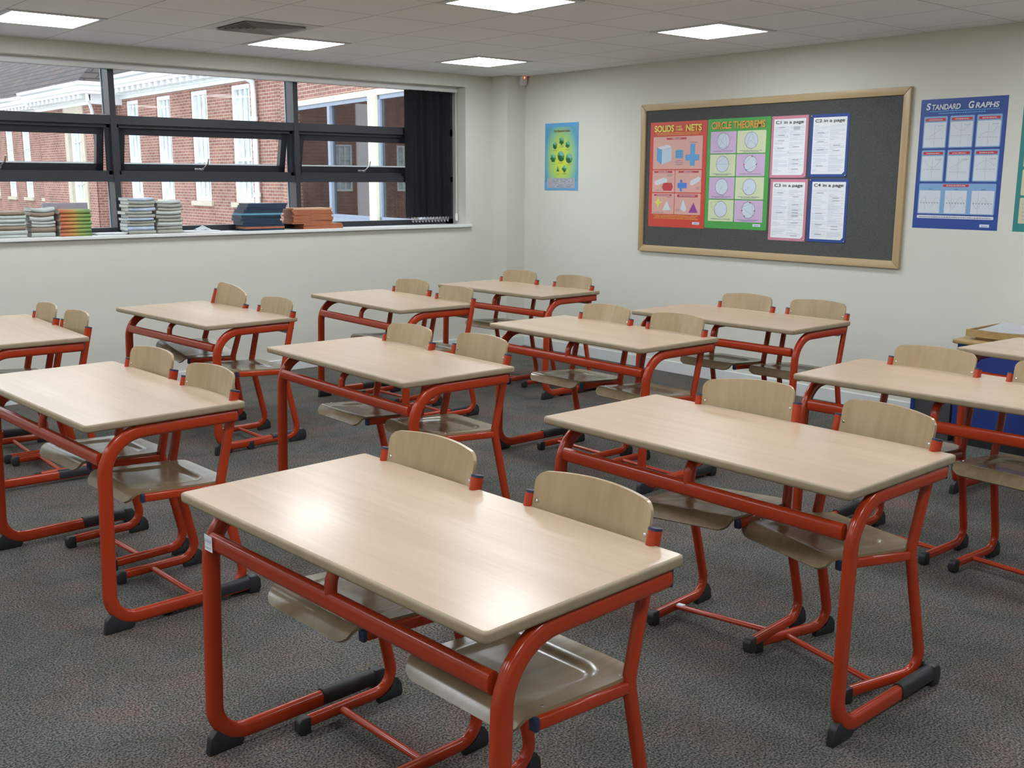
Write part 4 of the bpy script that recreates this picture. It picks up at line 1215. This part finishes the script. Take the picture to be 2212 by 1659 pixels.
book_stack(2.03, 7.845, 0.235, 0.165, 0.180, 7, [(B_grey, 'pale grey'), (B_grey, 'pale grey'), (B_brn, 'brown'), (B_grey, 'pale grey')], 'leftmost stack on the sill', 'exercise books in the leftmost sill stack', 1, sag=0.003)
book_stack(2.262, 7.850, 0.160, 0.165, 0.196, 7, [(B_grey, 'pale grey'), (B_brn, 'brown'), (B_grey, 'pale grey'), (B_grey, 'pale grey')], 'stack beside the orange-green books', 'exercise books left of the orange and green stack', 2, sag=0.012)
book_stack(2.478, 7.830, 0.215, 0.170, 0.190, 7, [(B_grad, 'orange-to-green')], 'multicoloured stack on the sill', 'orange and green books on the sill', 4, jit=0.006, noun='book', name='textbook', uneven=0.15)
book_stack(2.955, 7.845, 0.200, 0.165, 0.262, 11, [(B_grn, 'grey-green'), (B_sil, 'silvery'), (B_grn, 'grey-green')], 'tall stack at left mullion', 'grey exercise books beside the left mullion', 6, jit=0.018, sag=0.006)
book_stack(3.180, 7.845, 0.190, 0.165, 0.240, 9, [(B_grn, 'grey-green'), (B_grn, 'grey-green'), (B_grey, 'pale grey')], 'second stack right of that mullion', 'grey exercise books second right of the left mullion', 7, jit=0.010, sag=0.008)
# magazines standing behind the orange and green books
bm = bmesh.new(); box(bm, -0.155, 0.155, -0.022, 0.022, 0.0, 0.232, bev=0.002)
o = mk('box_file', bm, B_lil, loc=(2.47, 7.928, SZ))
setp(o, 'mauve-grey box file standing behind the orange-green books on the sill', 'box file')

def folder_stack(cx, cy, w, d, total, n, cover, where, group, seed, jit, drift):
    rnd = random.Random(seed)
    z = SZ; t0 = total / n
    for i in range(n):
        mat, cname = cover(i, n)
        t = t0 - 0.0005
        bm = bmesh.new()
        box(bm, -w / 2, w / 2, -d / 2, d / 2, 0, 0.0012); box(bm, -w / 2, w / 2, -d / 2, d / 2, t - 0.0012, t)
        box(bm, -w / 2, w / 2, -d / 2 - 0.0012, -d / 2, 0, t)
        o = mk('card_folder', bm, mat)
        bm = bmesh.new(); box(bm, -w / 2 + 0.006, w / 2 - 0.010, -d / 2 + 0.001, d / 2 - 0.006, 0.0014, t - 0.0014); mk('contents', bm, mat, o)
        o.location = (cx + drift(i, n) + rnd.uniform(-jit, jit), cy + rnd.uniform(-0.004, 0.004), z); o.rotation_euler = (0, 0, rnd.uniform(-0.03, 0.03))
        setp(o, '%s folder, %s of the %s' % (cname, ordname(i, n), where), 'folder', group)
        z += t0
folder_stack(3.975, 7.845, 0.345, 0.185, 0.215, 14, lambda i, n: (F_orng, 'orange') if i == 1 else ((F_pblu, 'pale blue') if i == 8 else (F_navy, 'navy')),
             'blue stack on the sill', 'blue folders on the sill', 21, 0.012, lambda i, n: 0.045 * (1 - abs(2 * i / n - 0.9)) * -1.2 + 0.07 * max(0, i / n - 0.5))
folder_stack(4.440, 7.845, 0.370, 0.185, 0.172, 12, lambda i, n: (F_olt, 'buff') if i == n - 1 else (F_orng, 'orange'),
             'orange stack on the sill', 'orange folders on the sill', 22, 0.010, lambda i, n: -0.04 + (0.09 if i < 3 else 0.0))
# loose papers
def papers(name, cx, cy, w, d, n, lab, seed):
    rnd = random.Random(seed); bm = bmesh.new()
    for k in range(n):
        m = Matrix.Translation((rnd.uniform(-0.015, 0.015), rnd.uniform(-0.004, 0.004), k * 0.0022)) @ Matrix.Rotation(rnd.uniform(-0.06, 0.06), 4, 'Z')
        vs = box(bm, -w / 2, w / 2, -d / 2, d / 2, 0, 0.002)
        for v in vs: v.co = m @ v.co
    o = mk(name, bm, [M_paper], loc=(cx, cy, SZ)); setp(o, lab, 'paper')
papers('paper_pile', 2.745, 7.845, 0.20, 0.16, 6, 'thin pile of papers on the sill at the foot of the left mullion', 1)
papers('paper_pile', 3.440, 7.845, 0.28, 0.165, 5, 'flat white papers on the sill left of the blue folders', 2)
bm = bmesh.new()
g = []
rnd = random.Random(9)
for j in range(13):
    row = []
    for i in range(13):
        x, y = -0.06 + 0.12 * i / 12, -0.06 + 0.12 * j / 12
        h = 0.036 * max(0, 1 - math.hypot(x, y) / 0.075) ** 1.1 + rnd.uniform(0, 0.004)
        row.append(bm.verts.new((x, y, h)))
    g.append(row)
for j in range(12):
    for i in range(12): bm.faces.new((g[j][i], g[j][i + 1], g[j + 1][i + 1], g[j + 1][i]))
bmesh.ops.solidify(bm, geom=bm.faces[:], thickness=-0.001)
o = mk('crumpled_paper', bm, M_paper, loc=(3.475, 7.85, SZ + 0.0115)); setp(o, 'crumpled white paper forming a little peak on the sill', 'paper')
# pen by the mullion
bm = bmesh.new(); tube(bm, (2.80, 7.79, SZ + 0.007), (2.935, 7.765, SZ + 0.007), 0.006, 8)
o = mk('pen', bm, M_black, smooth=60); setp(o, 'dark pen lying on the sill in front of the grey books', 'pen')

# ------------------------------------------------------------------ outside: brick wings of the courtyard
def facade(name, parent, x0, x1, z0, z1, openings, mat, depth=0.11):
    """wall in the local XZ plane facing +Y with real openings and reveals"""
    bm = bmesh.new()
    xs = sorted({x0, x1, *[o[0] for o in openings], *[o[1] for o in openings]}); zs = sorted({z0, z1, *[o[2] for o in openings], *[o[3] for o in openings]})
    for a, b in zip(xs[:-1], xs[1:]):
        for c, d in zip(zs[:-1], zs[1:]):
            mx, mz = (a + b) / 2, (c + d) / 2
            if any(o[0] < mx < o[1] and o[2] < mz < o[3] for o in openings): continue
            bm.faces.new([bm.verts.new(p) for p in ((a, 0, c), (b, 0, c), (b, 0, d), (a, 0, d))])
    for a, b, c, d in openings:
        for q in (((a, 0, c), (b, 0, c), (b, -depth, c), (a, -depth, c)), ((a, 0, d), (b, 0, d), (b, -depth, d), (a, -depth, d)),
                  ((a, 0, c), (a, 0, d), (a, -depth, d), (a, -depth, c)), ((b, 0, c), (b, 0, d), (b, -depth, d), (b, -depth, c))):
            bm.faces.new([bm.verts.new(p) for p in q])
    bmesh.ops.remove_doubles(bm, verts=bm.verts[:], dist=1e-5)
    return mk(name, bm, mat, parent)

def sash(parent, a, b, c, d, y):
    """tall white sash window with glazing bars"""
    t = 0.11
    bm = bmesh.new()
    for q in ((a, a + t, c, d), (b - t, b, c, d), (a + t, b - t, c, c + t * 1.1), (a + t, b - t, d - t, d)): box(bm, q[0], q[1], y - 0.10, y, q[2], q[3])
    zm = c + (d - c) * 0.36 + 0.03
    box(bm, a + t, b - t, y - 0.10, y - 0.02, zm - 0.045, zm + 0.045)
    for k in (1, 2):
        x = a + t + (b - a - 2 * t) * k / 3; box(bm, x - 0.028, x + 0.028, y - 0.08, y - 0.03, c + t, d - t)
    for zz in (c + (zm - c) * 0.55, zm + (d - zm) * 0.5): box(bm, a + t, b - t, y - 0.08, y - 0.03, zz - 0.014, zz + 0.014)
    f = mk('window', bm, M_gloss, parent)
    bm = bmesh.new(); box(bm, a + t, b - t, y - 0.095, y - 0.085, c + t, d - t); mk('pane', bm, M_panedark, f)

def cornice(parent, x0, x1, zb, y=0.0, ret0=False, ret1=False):
    """white moulded eaves: frieze, modillion band, fascia and gutter"""
    bm = bmesh.new()
    box(bm, x0, x1, y, y + 0.06, zb, zb + 0.10); box(bm, x0, x1, y, y + 0.10, zb + 0.10, zb + 0.14)
    box(bm, x0, x1, y, y + 0.42, zb + 0.27, zb + 0.36); box(bm, x0, x1, y, y + 0.48, zb + 0.36, zb + 0.50)
    prism(bm, [(y + 0.42, zb + 0.50), (y + 0.60, zb + 0.52), (y + 0.62, zb + 0.60), (y + 0.40, zb + 0.60)], 'x', x0, x1)
    box(bm, x0, x1, y - 0.2, y + 0.10, zb + 0.14, zb + 0.60)
    co = mk('cornice', bm, M_gloss, parent)
    n = int((x1 - x0) / 0.42)
    for k in range(n):
        x = x0 + (k + 0.5) * (x1 - x0) / n
        bm = bmesh.new(); box(bm, x - 0.09, x + 0.09, y + 0.10, y + 0.38, zb + 0.15, zb + 0.27); mk('modillion', bm, M_gloss, co)

# long wing: local X runs away from us (+y), local +Y faces us (-x)
lw = empty('brick_wing', (12.0, 0, 0), PI / 2)
setp(lw, 'long red brick wing with white sash windows and eaves outside the window', 'building')
WINS = [(24.0, 25.05), (26.43, 27.48), (28.83, 29.83), (31.15, 32.12)]
ops = [(a, b, 1.0, 3.86) for a, b in WINS]
facade('wall', lw, 21.0, 32.75, -4.0, 3.95, ops, M_brick)
for a, b, c, d in ops:
    sash(lw, a, b, c, d, -0.04)
    bm = bmesh.new(); box(bm, a - 0.12, b + 0.12, -0.08, 0.07, 0.87, 0.995, bev=0.01); mk('window_sill', bm, M_stone, lw)
cornice(lw, 20.6, 32.4, 3.92)
bm = bmesh.new()
prism(bm, [(0.45, 4.50), (-9.5, 13.0), (-9.5, 12.7), (0.35, 4.35)], 'x', 20.5, 38)
mk('roof', bm, M_rooft, lw)
# central pavilion, stepping forward
pv = empty('brick_wing', (11.2, 0, 0), PI / 2)
setp(pv, 'projecting brick bay with a stone-framed tall window, left of the long wing', 'building')
facade('wall', pv, 32.75, 38.0, -4.0, 3.80, [(33.75, 34.95, 0.83, 3.6)], M_brick)
bm = bmesh.new(); box(bm, 32.752, 33.0, -0.8, -0.02, -4.0, 3.8); mk('side_wall', bm, M_brick, pv)
bm = bmesh.new()
for q in ((33.45, 33.78, 0.6, 3.9), (34.92, 35.25, 0.6, 3.9), (33.78, 34.92, 3.55, 3.9), (33.78, 34.92, 0.6, 0.84)): box(bm, q[0], q[1], -0.05, 0.05, q[2], q[3])
mk('stone_surround', bm, M_stone, pv)
sash(pv, 33.78, 34.92, 0.84, 3.55, -0.05)
cornice(pv, 32.5, 38.1, 3.76)
bm = bmesh.new()
box(bm, 32.02, 32.5, -0.85, 0.48, 4.12, 4.26); box(bm, 31.92, 32.5, -0.85, 0.61, 4.26, 4.36); box(bm, 32.08, 32.5, -0.85, 0.42, 4.03, 4.12)
box(bm, 32.40, 32.75, -0.85, 0.10, 3.76, 4.03)
mk('cornice_return', bm, M_gloss, pv)
bm = bmesh.new()
sweep(bm, [Vector((32.2, 0.30, 4.03)), Vector((32.2, 0.28, 3.85)), Vector((32.6, 0.05, 3.62)), Vector((32.72, -0.02, 3.2))], (0.5, 0.86, 0), 0.05, 0.05, 10)
mk('swan_neck', bm, M_gloss, pv, smooth=50)
bm = bmesh.new()
A_, B_, C_, D_, E_, F_ = [bm.verts.new(p) for p in ((32.0, 0.62, 4.34), (38.5, 0.62, 4.34), (35.25, -2.63, 7.12), (35.25, -3.6, 7.12), (32.0, -0.35, 4.34), (38.5, -0.35, 4.34))]
for f in ((A_, B_, C_), (A_, C_, D_, E_), (B_, F_, D_, C_), (A_, E_, F_, B_), (E_, D_, F_)): bm.faces.new(f)
mk('roof', bm, M_rooft, pv)
# far part of the wing
fw_ = empty('brick_wing', (12.0, 0, 0), PI / 2)
setp(fw_, 'far brick wing with narrow white windows at the left edge outside', 'building')
ops = [(a, a + 0.95, 0.88, 3.5) for a in (39.8, 42.0, 44.2, 46.5, 49.0)]
facade('wall', fw_, 38.0, 56.0, -4.0, 3.9, ops, M_brick)
for a, b, c, d in ops:
    sash(fw_, a, b, c, d, -0.04)
    bm = bmesh.new(); box(bm, a - 0.12, b + 0.12, -0.08, 0.07, 0.75, 0.875, bev=0.01); mk('window_sill', bm, M_stone, fw_)
cornice(fw_, 38.0, 56.0, 3.86)
bm = bmesh.new()
prism(bm, [(0.5, 4.46), (-12.0, 15.2), (-12.0, 14.9), (0.38, 4.3)], 'x', 37.9, 62)
mk('roof', bm, M_rooft, fw_)
# rainwater pipes
def pipe(lab, x, y, ztop, group=None):
    bm = bmesh.new()
    pts = [Vector((x - 0.55, y, ztop + 0.30)), Vector((x - 0.45, y, ztop + 0.15)), Vector((x - 0.12, y, ztop)), Vector((x - 0.10, y, ztop - 0.3)), Vector((x - 0.10, y, -3.9))]
    sweep(bm, pts, (0, 1, 0), 0.065, 0.065, 12)
    for z in (3.0, 1.2, -0.8): bmesh.ops.create_cone(bm, cap_ends=True, segments=14, radius1=0.085, radius2=0.085, depth=0.1, matrix=Matrix.Translation((x - 0.10, y, z)))
    o = mk('drainpipe', bm, M_gloss, smooth=45); setp(o, lab, 'drainpipe'); return o
pipe('white drainpipe on the brick wing, right of its last white window', 12.0, 23.6, 3.85)
# near corridor with a glazed front
nw = empty('glazed_corridor', (10.7, 13.35, 0), math.atan2(0.994, 0.113))
setp(nw, 'brick corridor with large grey-framed panes and cream posts, outside on the right', 'building')
bm = bmesh.new(); box(bm, -1.0, 8.3, -0.3, 0.0, 3.24, 4.2); mk('upper_wall', bm, M_brick, nw)
bm = bmesh.new(); box(bm, 7.62, 8.6, -1.4, -0.02, -4, 4.2); mk('end_pier', bm, M_brick, nw)
bm = bmesh.new(); box(bm, -1.0, 7.8, -0.12, 0.03, 3.13, 3.24); mk('lintel', bm, M_cream, nw)
bm = bmesh.new(); box(bm, -1.0, 8.0, -0.3, 0.02, -4.0, 0.70); mk('apron_wall', bm, M_brick, nw)
bm = bmesh.new(); box(bm, -1.0, 7.8, -0.12, 0.08, 0.70, 0.80); mk('sill', bm, M_greyext, nw)
for x in (3.71, 0.1): 
    bm = bmesh.new(); box(bm, x, x + 0.31, -0.08, 0.06, 0.8, 3.13); mk('post', bm, M_cream, nw)
gf = [(-1.0, 0.1), (0.41, 3.71), (4.02, 7.75)]
for a, b in gf:
    bm = bmesh.new()
    for q in ((a, a + 0.09, 0.8, 3.13), (b - 0.09, b, 0.8, 3.13), (a, b, 3.05, 3.13), (a, b, 0.8, 0.87)): box(bm, q[0], q[1], -0.08, 0.0, q[2], q[3])
    if b - a > 2: 
        m_ = 5.92 if a > 4 else (a + b) / 2
        box(bm, m_ - 0.06, m_ + 0.06, -0.08, 0.02, 0.87, 3.05)
    f = mk('window', bm, M_greyext, nw)
    bm = bmesh.new(); box(bm, a + 0.08, b - 0.08, -0.05, -0.04, 0.86, 3.06); mk('pane', bm, M_extglass, f)
bm = bmesh.new(); box(bm, -1.0, 7.6, -1.9, -1.8, -4, 3.3); mk('reflection_backdrop', bm, brick_mat('mirrored_brick', (0.20, 0.10, 0.075), (0.15, 0.075, 0.06), (0.22, 0.16, 0.13)), nw)  # brick set behind the panes to imitate the brickwork mirrored in them
bm = bmesh.new(); box(bm, 7.2, 7.6, -1.8, -1.7, 0, 3.3); box(bm, 3.0, 3.3, -1.8, -1.7, 0, 3.3); mk('inner_pier', bm, M_corr, nw)
for a, b in ((4.05, 4.9), (1.2, 3.0)):
    bm = bmesh.new(); box(bm, a, b, -1.8, -1.72, 0.5, 1.45); box(bm, a, b, -1.82, -1.73, 1.5, 2.15, mi=1)
    fr_ = mk('reflection_panel', bm, [P_silver, P_teal], nw)  # pale and teal panels imitating windows mirrored in the glass
bm = bmesh.new(); box(bm, -1.0, 7.6, -1.8, -0.1, 3.25, 3.3); mk('corridor_ceiling', bm, M_corr, nw)
bm = bmesh.new(); box(bm, -1.0, 7.6, -1.8, -0.1, 0.0, 0.05); mk('corridor_floor', bm, M_corr, nw)
# courtyard ground and the facade that closes it
bm = bmesh.new(); box(bm, -60, 60, 8.2, 90, -4.1, -4.0)
o = mk('courtyard_ground', bm, M_bounce); o['kind'] = 'structure'
cl = empty('brick_building', (-4, 58, 0), PI)
setp(cl, 'red brick building closing the far end of the courtyard, mirrored in the corridor panes', 'building')
facade('wall', cl, -16.5, 22, -4.0, 6.5, [(a, a + 1.2, 0.9, 3.6) for a in range(-15, 20, 4)], M_brick)
for a in range(-15, 20, 4): sash(cl, a, a + 1.2, 0.9, 3.6, -0.04)
